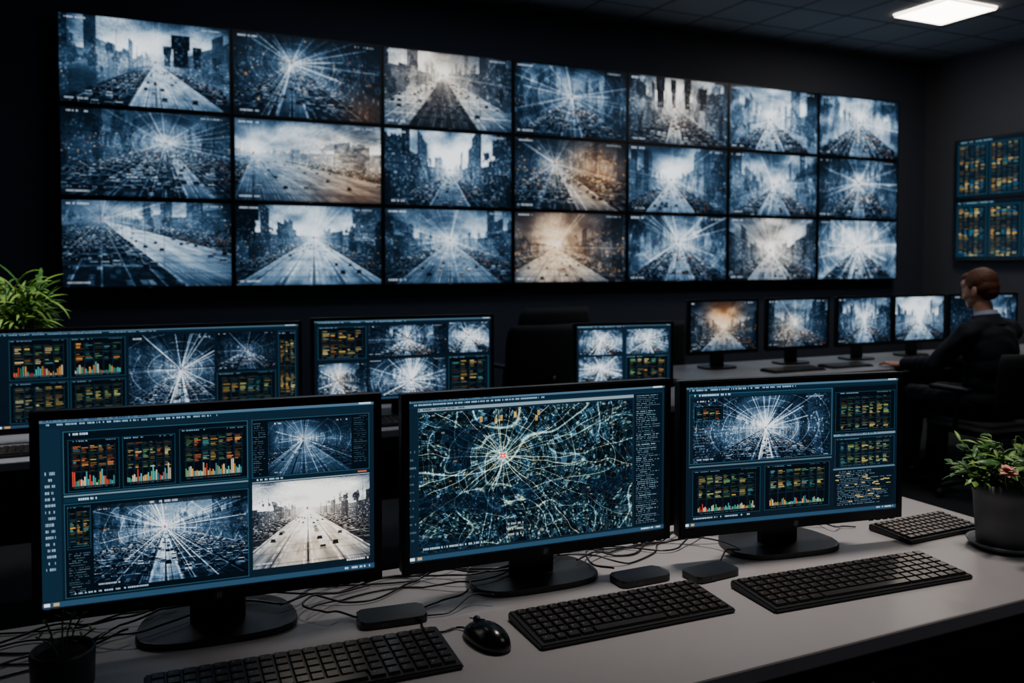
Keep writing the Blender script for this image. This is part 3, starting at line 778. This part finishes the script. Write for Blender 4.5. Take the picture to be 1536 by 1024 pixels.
for k, (xx, ww, p, lb) in enumerate(far):
    q_ = dict(nspots=25); q_.update(p)
    monitor(xx, 4.45, 0, ww, .35, .84, street(130, 80, seed=90 + k, mark=False, **q_), MS_mid, "black monitor showing " + lb, G3, bw=.24, detail=False)

# ------------------------------------------------------------------ keyboards
def key_bm(bm, w, d, cx=0, cy=0, cz=0, sl=0, hgt=.0055):
    t = math.tan(sl)
    a = [bm.verts.new((cx + sx * w / 2, cy + sy * d / 2, cz + sy * d / 2 * t)) for sx, sy in ((-1, -1), (1, -1), (1, 1), (-1, 1))]
    b = [bm.verts.new((cx + sx * (w / 2 - .0017), cy + sy * (d / 2 - .0017), cz + hgt + sy * (d / 2 - .0017) * t)) for sx, sy in ((-1, -1), (1, -1), (1, 1), (-1, 1))]
    bm.faces.new(a[::-1]); f = bm.faces.new(b); f.material_index = 1
    for i in range(4): bm.faces.new((a[i], a[(i + 1) % 4], b[(i + 1) % 4], b[i]))
    if w < .05:
        z = cz + hgt + .0004; x0 = cx - w * .22; y0 = cy + d * .02
        q = [bm.verts.new(p) for p in ((x0, y0, z), (x0 + .0028, y0, z), (x0 + .0028, y0 + .003, z), (x0, y0 + .003, z))]
        f = bm.faces.new(q); f.material_index = 2

def keyboard(x, y, rz, W, D, n, label, group, full=True):
    R = root("keyboard", (x, y, DZ), math.radians(rz), label, "keyboard", group)
    hf, hb = .009, .017; sl = math.atan2(hb - hf, D)
    bm = bmesh.new()
    vs = [bm.verts.new(p) for p in ((-W / 2, -D / 2, 0), (W / 2, -D / 2, 0), (W / 2, D / 2, 0), (-W / 2, D / 2, 0), (-W / 2, -D / 2, hf), (W / 2, -D / 2, hf), (W / 2, D / 2, hb), (-W / 2, D / 2, hb))]
    for f in ((3, 2, 1, 0), (4, 5, 6, 7), (0, 1, 5, 4), (1, 2, 6, 5), (2, 3, 7, 6), (3, 0, 4, 7)): bm.faces.new([vs[i] for i in f])
    bmesh.ops.bevel(bm, geom=bm.edges[:], offset=.003, segments=2, affect='EDGES')
    mk("body", bm, M_kb, R)
    iw, idp = W - .018, D - .016; rows = 6; rd = idp / rows; u = iw / n
    cache = {}; specs = []
    for r in range(rows):
        yy = idp / 2 - rd * (r + .5)
        if r < 5:
            for k in range(n): specs.append((-iw / 2 + u * (k + .5), yy, u, r))
        else:
            ws = [1.25, 1.0, 1.25, 1.25] + [n - 4.75 - 6.25] + [1.25, 1.0, 1.0, 1.0, 1.0, 1.0]
            xx = -iw / 2
            for w_ in ws:
                specs.append((xx + w_ * u / 2, yy, w_ * u, r)); xx += w_ * u
    def zof(ky): return hf + (ky + D / 2) * (hb - hf) / D - .0003
    def rest(nm, sp):
        bm = bmesh.new()
        for (kx, ky, kw, r) in sp: key_bm(bm, kw - .0032, rd - .0032, kx, ky, zof(ky), sl)
        me_o = mk(nm, bm, [M_key, M_keytop_lit, M_legend], R); me_o["kind"] = "stuff"
    if full:
        ind = specs if len(specs) <= 100 else [s for s in specs if s[3] > 0]
        if len(specs) > 100: rest("function_keys", [s for s in specs if s[3] == 0])
        for (kx, ky, kw, r) in ind:
            kk = round(kw, 5)
            if kk not in cache:
                bm = bmesh.new(); key_bm(bm, kw - .0032, rd - .0032)
                me = bpy.data.meshes.new("key"); bm.to_mesh(me); bm.free()
                for m in (M_key, M_keytop_lit, M_legend): me.materials.append(m)
                cache[kk] = me
            o = bpy.data.objects.new("key", cache[kk]); o.parent = R
            o.location = (kx, ky, zof(ky)); o.rotation_euler = (sl, 0, 0)
            COL.objects.link(o)
    else:
        rest("keys", specs)
    return R
GK = "black keyboards on the front desk"
keyboard(.295, 1.428, -2.5, .50, .152, 20, "full-size black keyboard in front of the chart monitor", GK)
keyboard(.905, 1.415, -1.5, .425, .150, 18, "black keyboard in front of the map monitor", GK)
keyboard(1.447, 1.352, -4, .525, .150, 20, "full-size black keyboard near desk edge", GK)
keyboard(1.905, 1.545, 1, .27, .13, 13, "compact black keyboard beside the potted plant", GK)
GK2 = "black keyboards on the rear desks"
keyboard(-.32, 3.56, 0, .42, .14, 16, "black keyboard under ultrawide monitor", GK2, False)
keyboard(3.95, 4.20, 0, .42, .14, 16, "black keyboard on pale side desk", GK2, False)
keyboard(4.42, 4.22, 0, .36, .14, 15, "black keyboard on pale side desk", GK2, False)
keyboard(1.20, 3.55, 0, .42, .14, 16, "black keyboard under wide monitor", GK2, False)

# ------------------------------------------------------------------ mouse
def mouse(x, y, rz):
    R = root("computer_mouse", (x, y, DZ), math.radians(rz), "glossy black wired computer mouse beside keyboard", "mouse")
    bm = bmesh.new(); bmesh.ops.create_uvsphere(bm, u_segments=32, v_segments=20, radius=1)
    for v in bm.verts:
        xx, yy, zz = v.co
        hz = .036 * (1 - .22 * yy - .10 * yy * yy)
        v.co = (xx * .034 * (1 - .10 * yy - .12 * (1 - yy * yy)), yy * .060, max(0, zz) ** .85 * hz + (.004 if zz > -.2 else 0))
    mk("body", bm, M_mouse, R, smooth=True)
    box("button_seam", (.0012, .05, .002), (0, .028, .0355), M_black, R, rot=(-.26, 0, 0))
    lathe("scroll_wheel", [(0, -.003), (.009, -.003), (.010, 0), (.009, .003), (0, .003)], M_chairp, R, loc=(0, .028, .0315), rot=(0, math.pi / 2, 0), segs=20)
    tube("cord", [(0, .057, .008), (-.01, .08, .004), (-.045, .085, .003), (-.06, .12, .003), (-.03, .17, .003)], .0022, M_cable, R)
mouse(.616, 1.420, 12)

# ------------------------------------------------------------------ small hubs
def hub(x, y, rz, w, d):
    R = root("hub_box", (x, y, DZ), math.radians(rz), "small flat black electronic hub box on the desk", "hub", "hub boxes on the front desk")
    prism("case", superell(w, d, 7, 48), .002, .015, M_mouse, R, bev=.003)
    box("foot", (w * .7, d * .7, .003), (0, 0, .0015), M_black, R)
    box("port", (.014, .002, .006), (-.02, -d / 2 + .0002, .008), M_chrome, R)
    box("indicator_light", (.003, .0015, .0015), (.03, -d / 2 + .0002, .009), M_dim, R)
hub(.492, 1.590, -6, .13, .070); hub(1.042, 1.563, 0, .125, .065); hub(1.198, 1.520, 4, .12, .065)

# ------------------------------------------------------------------ cables
rc = random.Random(5)
BASES = [(.19, 1.716), (.835, 1.686), (1.473, 1.623)]
def zlift(x, y):
    z = 0
    for bx, by in BASES:
        d = max(abs(x - bx) / .175, abs(y - by) / .125)
        if d < 1.0: z = max(z, .018)
        elif d < 1.35: z = max(z, .018 * (1.35 - d) / .35)
    return z
ncb = 0
def cable(pts, r=.0028):
    global ncb
    r *= .82
    P = catmull([(x, y, 0) for x, y in pts], 9); base = DZ + r + .0006 + (ncb % 4) * .0012; ncb += 1
    P = [Vector((p.x, p.y, base + zlift(p.x, p.y))) for p in P]
    o = tube("cable", P, r, M_cable, smoothn=0)
    tag(o, "thin black cable lying loosely across the desk", "cable", "cables on the front desk")
def wave(x0, x1, yc, amp, step, r, slope=0.0):
    pts = []; x = x0; ph = rc.uniform(0, 6.28); k = 0
    while x < x1:
        y = yc + slope * (x - x0) + amp * math.sin(ph + k * 1.7 + rc.uniform(-.5, .5)); pts.append((x, min(1.845, max(1.645 - .03 * (x > 1.1), y)))); x += step * rc.uniform(.6, 1.4); k += 1
    cable(pts, r)
wave(-.60, 2.05, 1.77, .050, .11, .0030, -.01); wave(-.55, 1.70, 1.81, .03, .13, .0026, -.02); wave(-.60, 1.05, 1.73, .050, .11, .0028)
wave(.30, 1.75, 1.75, .055, .12, .0026, -.02); wave(.35, 1.40, 1.70, .045, .10, .0024)
wave(.95, 2.05, 1.72, .050, .11, .0026); wave(1.60, 2.06, 1.77, .05, .09, .0028); wave(-.60, .15, 1.79, .04, .10, .0030)
wave(-.55, .05, 1.70, .035, .09, .0026)
cable([(.54, 1.60), (.60, 1.625), (.65, 1.61), (.68, 1.65), (.72, 1.75), (.80, 1.80)], .0026)
cable([(.54, 1.575), (.60, 1.565), (.66, 1.59), (.70, 1.57)], .0022)
cable([(.44, 1.61), (.40, 1.64), (.37, 1.63), (.34, 1.68), (.40, 1.74), (.50, 1.77)], .0026)
cable([(1.0, 1.60), (.97, 1.64), (1.0, 1.72), (1.07, 1.76)], .0026)
cable([(1.25, 1.555), (1.30, 1.59), (1.33, 1.58), (1.32, 1.66), (1.25, 1.74)], .0024)
cable([(1.75, 1.63), (1.72, 1.65), (1.68, 1.64), (1.69, 1.70), (1.75, 1.78)], .0024)
cable([(-.40, 1.66), (-.30, 1.69), (-.22, 1.665), (-.12, 1.70), (-.02, 1.685), (.03, 1.70)], .0028)
cable([(-.50, 1.60), (-.36, 1.62), (-.24, 1.60), (-.16, 1.64), (-.05, 1.66)], .0028)

# ------------------------------------------------------------------ plants
def leaf(bm, base, az, el, L, wd, droop, mi=0, n=7, fold=.25, twist=0):
    p = Vector(base); prev = None; e = el
    side = Vector((-math.sin(az), math.cos(az), 0))
    side = (side * math.cos(twist) + Vector((0, 0, 1)) * math.sin(twist))
    for i in range(n + 1):
        t = i / n; w_ = wd * math.sin(math.pi * min(1, (t * .92 + .08))) ** .8
        d = Vector((math.cos(az) * math.cos(e), math.sin(az) * math.cos(e), math.sin(e)))
        nrm = side.cross(d).normalized()
        a = bm.verts.new(p + side * w_ / 2 + nrm * fold * w_); b = bm.verts.new(p); c = bm.verts.new(p - side * w_ / 2 + nrm * fold * w_)
        if prev:
            for q in ((prev[0], prev[1], b, a), (prev[1], prev[2], c, b)):
                f = bm.faces.new(q); f.material_index = mi; f.smooth = True
        prev = (a, b, c); p = p + d * (L / n); e -= droop / n
# sprig pot
R = root("sprig_pot", (-.070, 1.565, DZ), 0, "small dark round pot with thin dry sprigs", "plant pot")
lathe("pot", [(0, 0), (.043, 0), (.047, .004), (.049, .060), (.047, .064), (.043, .062), (.042, .052), (0, .052)], M_potdark, R)
lathe("soil", [(0, .058), (.030, .056), (.0415, .0525), (0, .0525)], M_soil, R)
bm = bmesh.new(); bl = bmesh.new()
for k, (a, b, c_, ln) in enumerate([(-.012, .005, -.012, .120), (.0, -.006, .002, .135), (.010, .008, .022, .122), (-.006, -.01, -.030, .10), (.012, -.008, .036, .098), (.004, .0, .014, .128)]):
    P_ = catmull([(a, b, .054), (a + c_ * .3, b - .006, .054 + (ln - .054) * .5), (a + c_, b - .018, ln)], 6); tube_bm(bm, P_, .0015, 6)
    for q in (6, 8, 10, 11): leaf(bl, P_[q], q * 2.1 + k, .7, .014, .0045, .6, n=4, mi=k % 2)
mk("stems", bm, M_stem, R, smooth=True); mk("foliage", bl, [M_leaf2, M_leaf], R)["kind"] = "stuff"
# right plant
R = root("potted_plant", (1.968, 1.372, DZ), 0, "leafy green plant with one peach bloom in grey pot", "plant")
lathe("saucer", [(0, 0), (.068, 0), (.084, .012), (.086, .016), (.080, .016), (.066, .006), (0, .006)], M_pot, R)
lathe("pot", [(0, .0065), (.058, .0065), (.064, .012), (.071, .10), (.073, .130), (.075, .132), (.075, .158), (.070, .158), (.067, .135), (0, .133)], M_pot, R, segs=56)
lathe("soil", [(0, .142), (.066, .140), (.0665, .1335), (0, .1335)], M_soil, R)
rp = random.Random(9)
bm = bmesh.new(); bs_ = bmesh.new()
for k in range(56):
    az = rp.uniform(0, 2 * math.pi); rr = rp.uniform(.01, .05); el = rp.uniform(.30, 1.5)
    b0 = Vector((math.cos(az) * rr, math.sin(az) * rr, .138)); ln = rp.uniform(.06, .145)
    az2 = az + rp.uniform(-.4, .4)
    tip = b0 + Vector((math.cos(az2) * math.cos(el) * .85, math.sin(az2) * math.cos(el) * .85, math.sin(el))) * ln
    mid = (b0 + tip) / 2 + Vector((0, 0, .012))
    path = catmull([b0, mid, tip], 5); tube_bm(bs_, path, .0012, 5)
    for q in range(8):
        pp = path[min(len(path) - 1, 3 + q)]; sz = rp.uniform(.6, 1.25)
        leaf(bm, pp, az2 + rp.uniform(-1.7, 1.7), rp.uniform(-.2, 1.1), .045 * sz, rp.uniform(.010, .016) * sz, rp.uniform(.5, 1.7), mi=rp.choice([0, 0, 0, 1, 1, 3]), n=6, twist=rp.uniform(-.5, .5), fold=rp.uniform(.15, .4))
BP = Vector((-.128, -.092, .214))
bmf = bmesh.new()
for k in range(16):
    leaf(bmf, BP, k * 1.1 - 2.4, .1 + (k % 4) * .38, .020 + .004 * (k % 2), .020, 1.2, mi=0, n=5, fold=.1)
tube_bm(bs_, catmull([(-.04, -.03, .14), (-.09, -.06, .195), BP], 5), .0014, 5)
mk("stems", bs_, M_stem, R, smooth=True)
mk("bloom", bmf, M_leafr, R)
mk("foliage", bm, [M_leaf, M_leaf2, M_leafr, M_leafb], R)["kind"] = "stuff"
R = root("potted_palm", (-.33, 4.12, DZ), 0, "compact bright green palm in dark pot behind ultrawide monitor", "plant")
lathe("pot", [(0, 0), (.09, 0), (.095, .005), (.12, .28), (.123, .29), (.114, .29), (.11, .26), (0, .26)], M_potdark, R)
lathe("soil", [(0, .273), (.108, .270), (.109, .261), (0, .261)], M_soil, R)
bm = bmesh.new(); bs_ = bmesh.new()
for k in range(24):
    az = rp.uniform(0, 6.28); b0 = Vector((math.cos(az) * .03, math.sin(az) * .03, .265)); el = rp.uniform(1.0, 1.53); ln = rp.uniform(.16, .36)
    tip = b0 + Vector((math.cos(az) * math.cos(el) * .75, math.sin(az) * math.cos(el) * .75, math.sin(el))) * ln
    path = catmull([b0, (b0 + tip) / 2 + Vector((0, 0, .02)), tip], 6); tube_bm(bs_, path, .0028, 6)
    for q in range(20):
        pp = path[min(len(path) - 1, 3 + q // 2)]
        leaf(bm, pp, az + rp.uniform(-1.9, 1.9), rp.uniform(.1, 1.3), rp.uniform(.10, .18), rp.uniform(.013, .020), rp.uniform(.7, 2.0), n=8, mi=int(rp.random() < .5))
mk("stems", bs_, M_stem, R, smooth=True)
mk("foliage", bm, [M_leafd, M_leafp], R)["kind"] = "stuff"

# ------------------------------------------------------------------ chairs
def office_chair(x, y, rz, bw=.48, b0=.56, b1=1.02, label="", arms=True, group=None, seat=.46):
    R = root("office_chair", (x, y, 0), math.radians(rz), label, "chair", group)
    for k in range(5):
        a = 2 * math.pi * k / 5 + .3
        bm = bmesh.new(); tube_bm(bm, [(.03 * math.cos(a), .03 * math.sin(a), .115), (.16 * math.cos(a), .16 * math.sin(a), .10), (.30 * math.cos(a), .30 * math.sin(a), .072)], [.024, .02, .014], 10)
        lg = mk("leg", bm, M_chairp, R, smooth=True)
        lathe("caster", [(0, -.022), (.022, -.022), (.029, -.012), (.029, .012), (.022, .022), (0, .022)], M_black, lg, loc=(.30 * math.cos(a), .30 * math.sin(a), .029), rot=(math.pi / 2, 0, a), segs=20)
    lathe("gas_column", [(0, .08), (.04, .08), (.042, .13), (.028, .135), (.028, seat - .09), (.06, seat - .075), (.06, seat - .06), (0, seat - .06)], M_chairp, R, segs=24)
    bm = bmesh.new(); bmesh.ops.create_cube(bm, size=1); bmesh.ops.scale(bm, vec=(.50, .48, .08), verts=bm.verts[:])
    bmesh.ops.bevel(bm, geom=bm.edges[:], offset=.035, segments=5, affect='EDGES')
    mk("seat", bm, M_fabric, R, loc=(0, .02, seat - .035), smooth=True)
    def curved(name, w, z0, z1, yb, th, m):
        bm = bmesh.new(); nx, nz = 16, 12; F = []; B = []
        for j in range(nz + 1):
            rowf, rowb = [], []
            for i in range(nx + 1):
                s = -1 + 2 * i / nx; t = j / nz
                ww = w / 2 * (1 - .10 * abs(2 * t - 1) ** 6); xx = s * ww; edge = max(abs(s) ** 6, abs(2 * t - 1) ** 6)
                yy = yb - .05 * (1 - s * s) - .035 * (t - .3); zz = z0 + (z1 - z0) * t
                rowf.append(bm.verts.new((xx, yy + th / 2 * (1 - .7 * edge), zz))); rowb.append(bm.verts.new((xx, yy - th / 2 * (1 - .7 * edge), zz)))
            F.append(rowf); B.append(rowb)
        for j in range(nz):
            for i in range(nx):
                bm.faces.new((F[j][i], F[j + 1][i], F[j + 1][i + 1], F[j][i + 1])); bm.faces.new((B[j][i], B[j][i + 1], B[j + 1][i + 1], B[j + 1][i]))
            bm.faces.new((F[j][0], B[j][0], B[j + 1][0], F[j + 1][0])); bm.faces.new((F[j][nx], F[j + 1][nx], B[j + 1][nx], B[j][nx]))
        for i in range(nx):
            bm.faces.new((F[0][i], F[0][i + 1], B[0][i + 1], B[0][i])); bm.faces.new((F[nz][i], B[nz][i], B[nz][i + 1], F[nz][i + 1]))
        return mk(name, bm, m, R, smooth=True)
    curved("backrest", bw, b0, b1, -.22, .05, M_fabric)
    tube("back_support", [(0, -.10, seat - .075), (0, -.25, seat - .06), (0, -.305, seat + .06), (0, -.31, b0 + .2)], .02, M_chairp, R, segs=10)
    if arms:
        for sx in (-1, 1):
            tube("armrest_support", [(sx * .22, .02, seat - .06), (sx * .285, .0, seat - .02), (sx * .29, -.02, seat + .19)], .014, M_chairp, R, segs=10)
            box("armrest", (.06, .27, .028), (sx * .29, .03, seat + .205), M_chairp, R, .011, seg=3)
    return R
office_chair(2.36, 4.80, 3, .54, .56, 1.06, "wide black office chair behind the middle desk")
office_chair(2.92, 5.78, 8, .64, .56, 1.10, "wide black office chair facing the video wall")
office_chair(3.45, 5.15, -12, .44, .56, 1.03, "black office chair in the aisle behind monitors")
MX, MY = 4.86, 3.52
office_chair(MX, MY, 0, .48, .52, .90, "black office chair with armrests occupied by seated man", seat=.47)

# ------------------------------------------------------------------ person
def ell(bm, c, r, rot=None):
    t = bmesh.ops.create_uvsphere(bm, u_segments=24, v_segments=16, radius=1)["verts"]
    bmesh.ops.scale(bm, vec=r, verts=t)
    if rot: bmesh.ops.rotate(bm, cent=(0, 0, 0), matrix=Euler(rot).to_matrix(), verts=t)
    bmesh.ops.translate(bm, vec=c, verts=t); return t
def cap(bm, pts, rad):
    for (p, q, a, b) in zip(pts[:-1], pts[1:], rad[:-1], rad[1:]):
        p = Vector(p); q = Vector(q); n = 6
        tube_bm(bm, [p + (q - p) * i / n for i in range(n + 1)], [a + (b - a) * i / n for i in range(n + 1)], 16)
    for p, a in zip(pts, rad): ell(bm, p, (a, a, a))
HR = Matrix.Translation((0, .02, 1.15)) @ Matrix.Rotation(math.radians(8), 4, 'Z') @ Matrix.Rotation(math.radians(-13), 4, 'X') @ Matrix.Scale(1.05, 4) @ Matrix.Translation((0, -.02, -1.15))
HI = HR.inverted()
def hell(bm, c, r, rot=None):
    t = ell(bm, c, r, rot); bmesh.ops.transform(bm, matrix=HR, verts=t)
def remesh(name, bm, m, parent, vox, smooth_it=3, noise=None):
    o = mk(name + "_source", bm, m, None)
    md = o.modifiers.new("r", 'REMESH'); md.mode = 'VOXEL'; md.voxel_size = vox; md.use_smooth_shade = True
    if smooth_it:
        ms = o.modifiers.new("s", 'SMOOTH'); ms.iterations = smooth_it; ms.factor = .5
    dg = bpy.context.evaluated_depsgraph_get(); dg.update()
    me = bpy.data.meshes.new_from_object(o.evaluated_get(dg)); me.name = name
    bpy.data.objects.remove(o)
    me.materials.clear(); me.materials.append(m)
    if noise:
        for v in me.vertices: v.co = noise(v.co.copy(), v.normal.copy())
    me.polygons.foreach_set("use_smooth", [True] * len(me.polygons))
    n = bpy.data.objects.new(name, me); COL.objects.link(n)
    if parent: n.parent = parent
    return n
SH = [(-.190, -.03, 1.01), (-.262, .13, .805), (-.190, .42, .772)]
SHR = [(.190, -.03, 1.01), (.250, .15, .81), (.13, .40, .772)]
bm = bmesh.new()
ell(bm, (0, -.03, .58), (.165, .12, .10)); ell(bm, (0, -.05, .75), (.145, .10, .16)); ell(bm, (0, -.035, .92), (.165, .10, .14))
cap(bm, [(-.15, -.03, 1.00), (.15, -.03, 1.00)], [.042, .042])
cap(bm, [(0, -.02, 1.02), (0, .015, 1.16)], [.058, .055])
for A, sx in ((SH, -1), (SHR, 1)):
    cap(bm, A, [.042, .036, .027])
    wx_, wy_, wz_ = A[2]
    px, py, pz = wx_ - sx * .005, wy_ + .055, wz_ - .011
    ell(bm, (px, py, pz), (.041, .053, .018))
    for f, (ox, ln, sp) in enumerate(((-.031, .070, -.18), (-.010, .080, -.05), (.011, .074, .06), (.031, .058, .18))):
        b0 = Vector((px + ox, py + .040, pz)); d = Vector((math.sin(sp), math.cos(sp), 0))
        cap(bm, [b0, b0 + d * ln * .5 + Vector((0, 0, .008)), b0 + d * ln * .8 + Vector((0, 0, -.001)), b0 + d * ln + Vector((0, 0, -.009))], [.0102, .0096, .009, .008])
    tb = Vector((px - sx * .033, py - .012, pz)); td = Vector((-sx * .7, .75, -.05))
    cap(bm, [tb, tb + td * .034, tb + td * .034 + Vector((-sx * .006, .028, -.004))], [.0132, .0112, .0098])
for sx in (-1, 1):
    cap(bm, [(sx * .09, 0, .56), (sx * .13, .40, .555), (sx * .13, .43, .12)], [.078, .056, .038])
    ell(bm, (sx * .13, .49, .06), (.042, .11, .04))
hell(bm, (0, -.002, 1.288), (.074, .094, .086)); hell(bm, (0, .034, 1.245), (.066, .072, .078)); hell(bm, (0, .040, 1.205), (.058, .060, .050))
hell(bm, (0, .058, 1.178), (.042, .044, .030)); hell(bm, (0, .088, 1.270), (.046, .018, .016)); hell(bm, (0, .07, 1.300), (.055, .034, .036))
for k in range(5):
    t = k / 4; hell(bm, (0, .100 + .019 * t, 1.262 - .034 * t), (.008 + .004 * t, .011, .012))
hell(bm, (0, .110, 1.224), (.015, .010, .008)); hell(bm, (0, .098, 1.200), (.022, .009, .007)); hell(bm, (0, .096, 1.189), (.019, .009, .007)); hell(bm, (0, .090, 1.166), (.020, .014, .013))
for sx in (-1, 1):
    hell(bm, (sx * .076, .004, 1.240), (.008, .017, .030), (.2, 0, sx * .3)); hell(bm, (sx * .034, .078, 1.228), (.024, .018, .022))
P = remesh("person", bm, M_skin, None, .0045, 3)
P.location = (MX, MY + .03, 0)
tag(P, "seated man in dark navy suit with hands on desk", "person")
bm = bmesh.new()
ell(bm, (0, -.03, .60), (.185, .14, .14)); ell(bm, (0, -.04, .70), (.178, .130, .16)); ell(bm, (0, -.045, .80), (.184, .130, .17)); ell(bm, (0, -.040, .90), (.200, .130, .16)); ell(bm, (0, -.040, .985), (.195, .108, .085))
cap(bm, [(-.195, -.035, 1.000), (-.10, -.035, 1.030), (0, -.035, 1.050), (.10, -.035, 1.030), (.195, -.035, 1.000)], [.064, .066, .066, .066, .064])
for A in (SH, SHR):
    e = Vector(A[2]); s = Vector(A[1]); w2 = s + (e - s) * .93; m0 = (Vector(A[0]) + s) / 2
    cap(bm, [Vector(A[0]), m0, s, w2], [.066, .060, .055, .043])
def folds(c, n):
    f = .0026 * math.sin(c.z * 60 + 3 * math.sin(c.x * 14) + c.y * 25) * (1 if abs(c.x) > .17 else .35) + .0016 * math.sin(c.y * 90 + c.x * 40 + c.z * 30)
    return c + n * f
remesh("suit_jacket", bm, M_suit, P, .008, 8, folds)
bm = bmesh.new()
for sx in (-1, 1): cap(bm, [(sx * .09, -.02, .57), (sx * .13, .40, .565), (sx * .13, .43, .13)], [.098, .076, .062])
remesh("trousers", bm, M_suit, P, .010, 2, folds)
for sx in (-1, 1):
    bm = bmesh.new(); ell(bm, (sx * .13, .49, .052), (.053, .135, .05)); ell(bm, (sx * .13, .42, .085), (.055, .06, .06))
    for v in bm.verts: v.co.z = max(v.co.z, .002)
    remesh("shoe", bm, M_shoe, P, .008, 1)
def collar(name, m, z0, r0, r1, h):
    bm = bmesh.new(); n = 36; R0, R1 = [], []
    for i in range(n + 1):
        a = math.radians(110) + i / n * math.radians(320); fr = (math.sin(a) * .5 + .5); dz = -.026 * fr
        R0.append(bm.verts.new((r0 * math.cos(a), -.014 + r0 * math.sin(a), z0 + dz))); R1.append(bm.verts.new((r1 * math.cos(a), -.004 + r1 * math.sin(a), z0 + h + dz)))
    for i in range(n): bm.faces.new((R0[i], R0[i + 1], R1[i + 1], R1[i]))
    mk(name, bm, m, P, smooth=True)
collar("shirt_collar", M_shirt, 1.095, .070, .064, .048)
collar("jacket_collar", M_suit, 1.058, .104, .078, .062)
for A in (SH, SHR):
    e = Vector(A[2]); s = Vector(A[1]); bm = bmesh.new(); tube_bm(bm, [s + (e - s) * .90, s + (e - s) * 1.0], [.036, .034], 20)
    mk("shirt_cuff", bm, M_shirt, P, smooth=True)
bm = bmesh.new()
hell(bm, (0, -.008, 1.300), (.0785, .094, .082)); hell(bm, (0, -.030, 1.262), (.0745, .070, .060)); hell(bm, (0, -.045, 1.235), (.060, .048, .050)); hell(bm, (0, .050, 1.344), (.050, .046, .022))
for sx in (-1, 1): hell(bm, (sx * .070, .026, 1.284), (.0065, .016, .022))
def strands(c, n):
    q = HI @ c
    k = math.sin(q.x * 520 + 50 * q.z + 3 * math.sin(q.z * 60 + q.y * 40)) + math.sin(q.y * 230 + q.x * 260 + 90 * q.z)
    k2 = math.sin(q.x * 75 + 2) * math.sin(q.y * 60 + 1 + q.z * 30)
    return c + n * (.0005 * k + .0016 * k2)
remesh("hair", bm, M_hair, P, .004, 4, strands)
for sx in (-1, 1):
    c = HR @ Vector((sx * .029, .088, 1.249)); bm = bmesh.new(); ell(bm, c, (.0105, .010, .008)); mk("eye", bm, M_eye, P, smooth=True)

# ------------------------------------------------------------------ lights
def area(name, loc, sx, sy, power, col, rot=(0, 0, 0), spread=140):
    l = bpy.data.lights.new(name, 'AREA'); l.shape = 'RECTANGLE'; l.size = sx; l.size_y = sy; l.energy = power; l.color = col
    l.spread = math.radians(spread)
    o = bpy.data.objects.new(name, l); o.location = loc; o.rotation_euler = rot; COL.objects.link(o)
area("lamp_front_desk", (1.45, 1.75, 3.7), .5, .3, 7.5, (1, .92, .86), spread=50)
area("fill_light_palm", (-.3, 3.6, 3.7), .6, .6, 14, (.95, .97, 1), spread=80)  # unseen fill light added to brighten the palm
area("fill_light_side_desk", (4.3, 3.0, 3.7), 1.0, .6, 9, (1, .95, .9), spread=110)  # unseen light added over the side desk, no fixture above
area("fill_light_aisle", (6.6, 4.4, 3.7), .6, .6, 18, (.88, .94, 1), spread=180)  # added fill, out of view, lifts the dark walls
area("fill_light_back_wall", (2.5, 5.3, 3.75), 3.0, .5, 16, (.72, .85, 1), spread=180)  # unseen wash added near the ceiling to lighten the back wall
area("fill_light_room", (3.2, -.8, 3.7), 2.0, 1.0, 17, (.86, .91, 1), spread=180)  # wide bluish ambient fill, added without a fixture

w = bpy.data.worlds.new("World"); S.world = w; w.use_nodes = True
w.node_tree.nodes["Background"].inputs[0].default_value = (.02, .03, .05, 1); w.node_tree.nodes["Background"].inputs[1].default_value = .5

# ------------------------------------------------------------------ camera
cam = bpy.data.cameras.new("camera"); co = bpy.data.objects.new("camera", cam); COL.objects.link(co)
co.location = (0, 0, CAMZ); co.rotation_euler = (math.radians(88), 0, math.radians(-25.2))
cam.sensor_width = 36; cam.lens = 36 * 1300 / 1536; cam.shift_y = -74 / 1536
cam.clip_start = .05
cam.dof.use_dof = True; cam.dof.focus_distance = 1.85; cam.dof.aperture_fstop = 4.2
S.camera = co
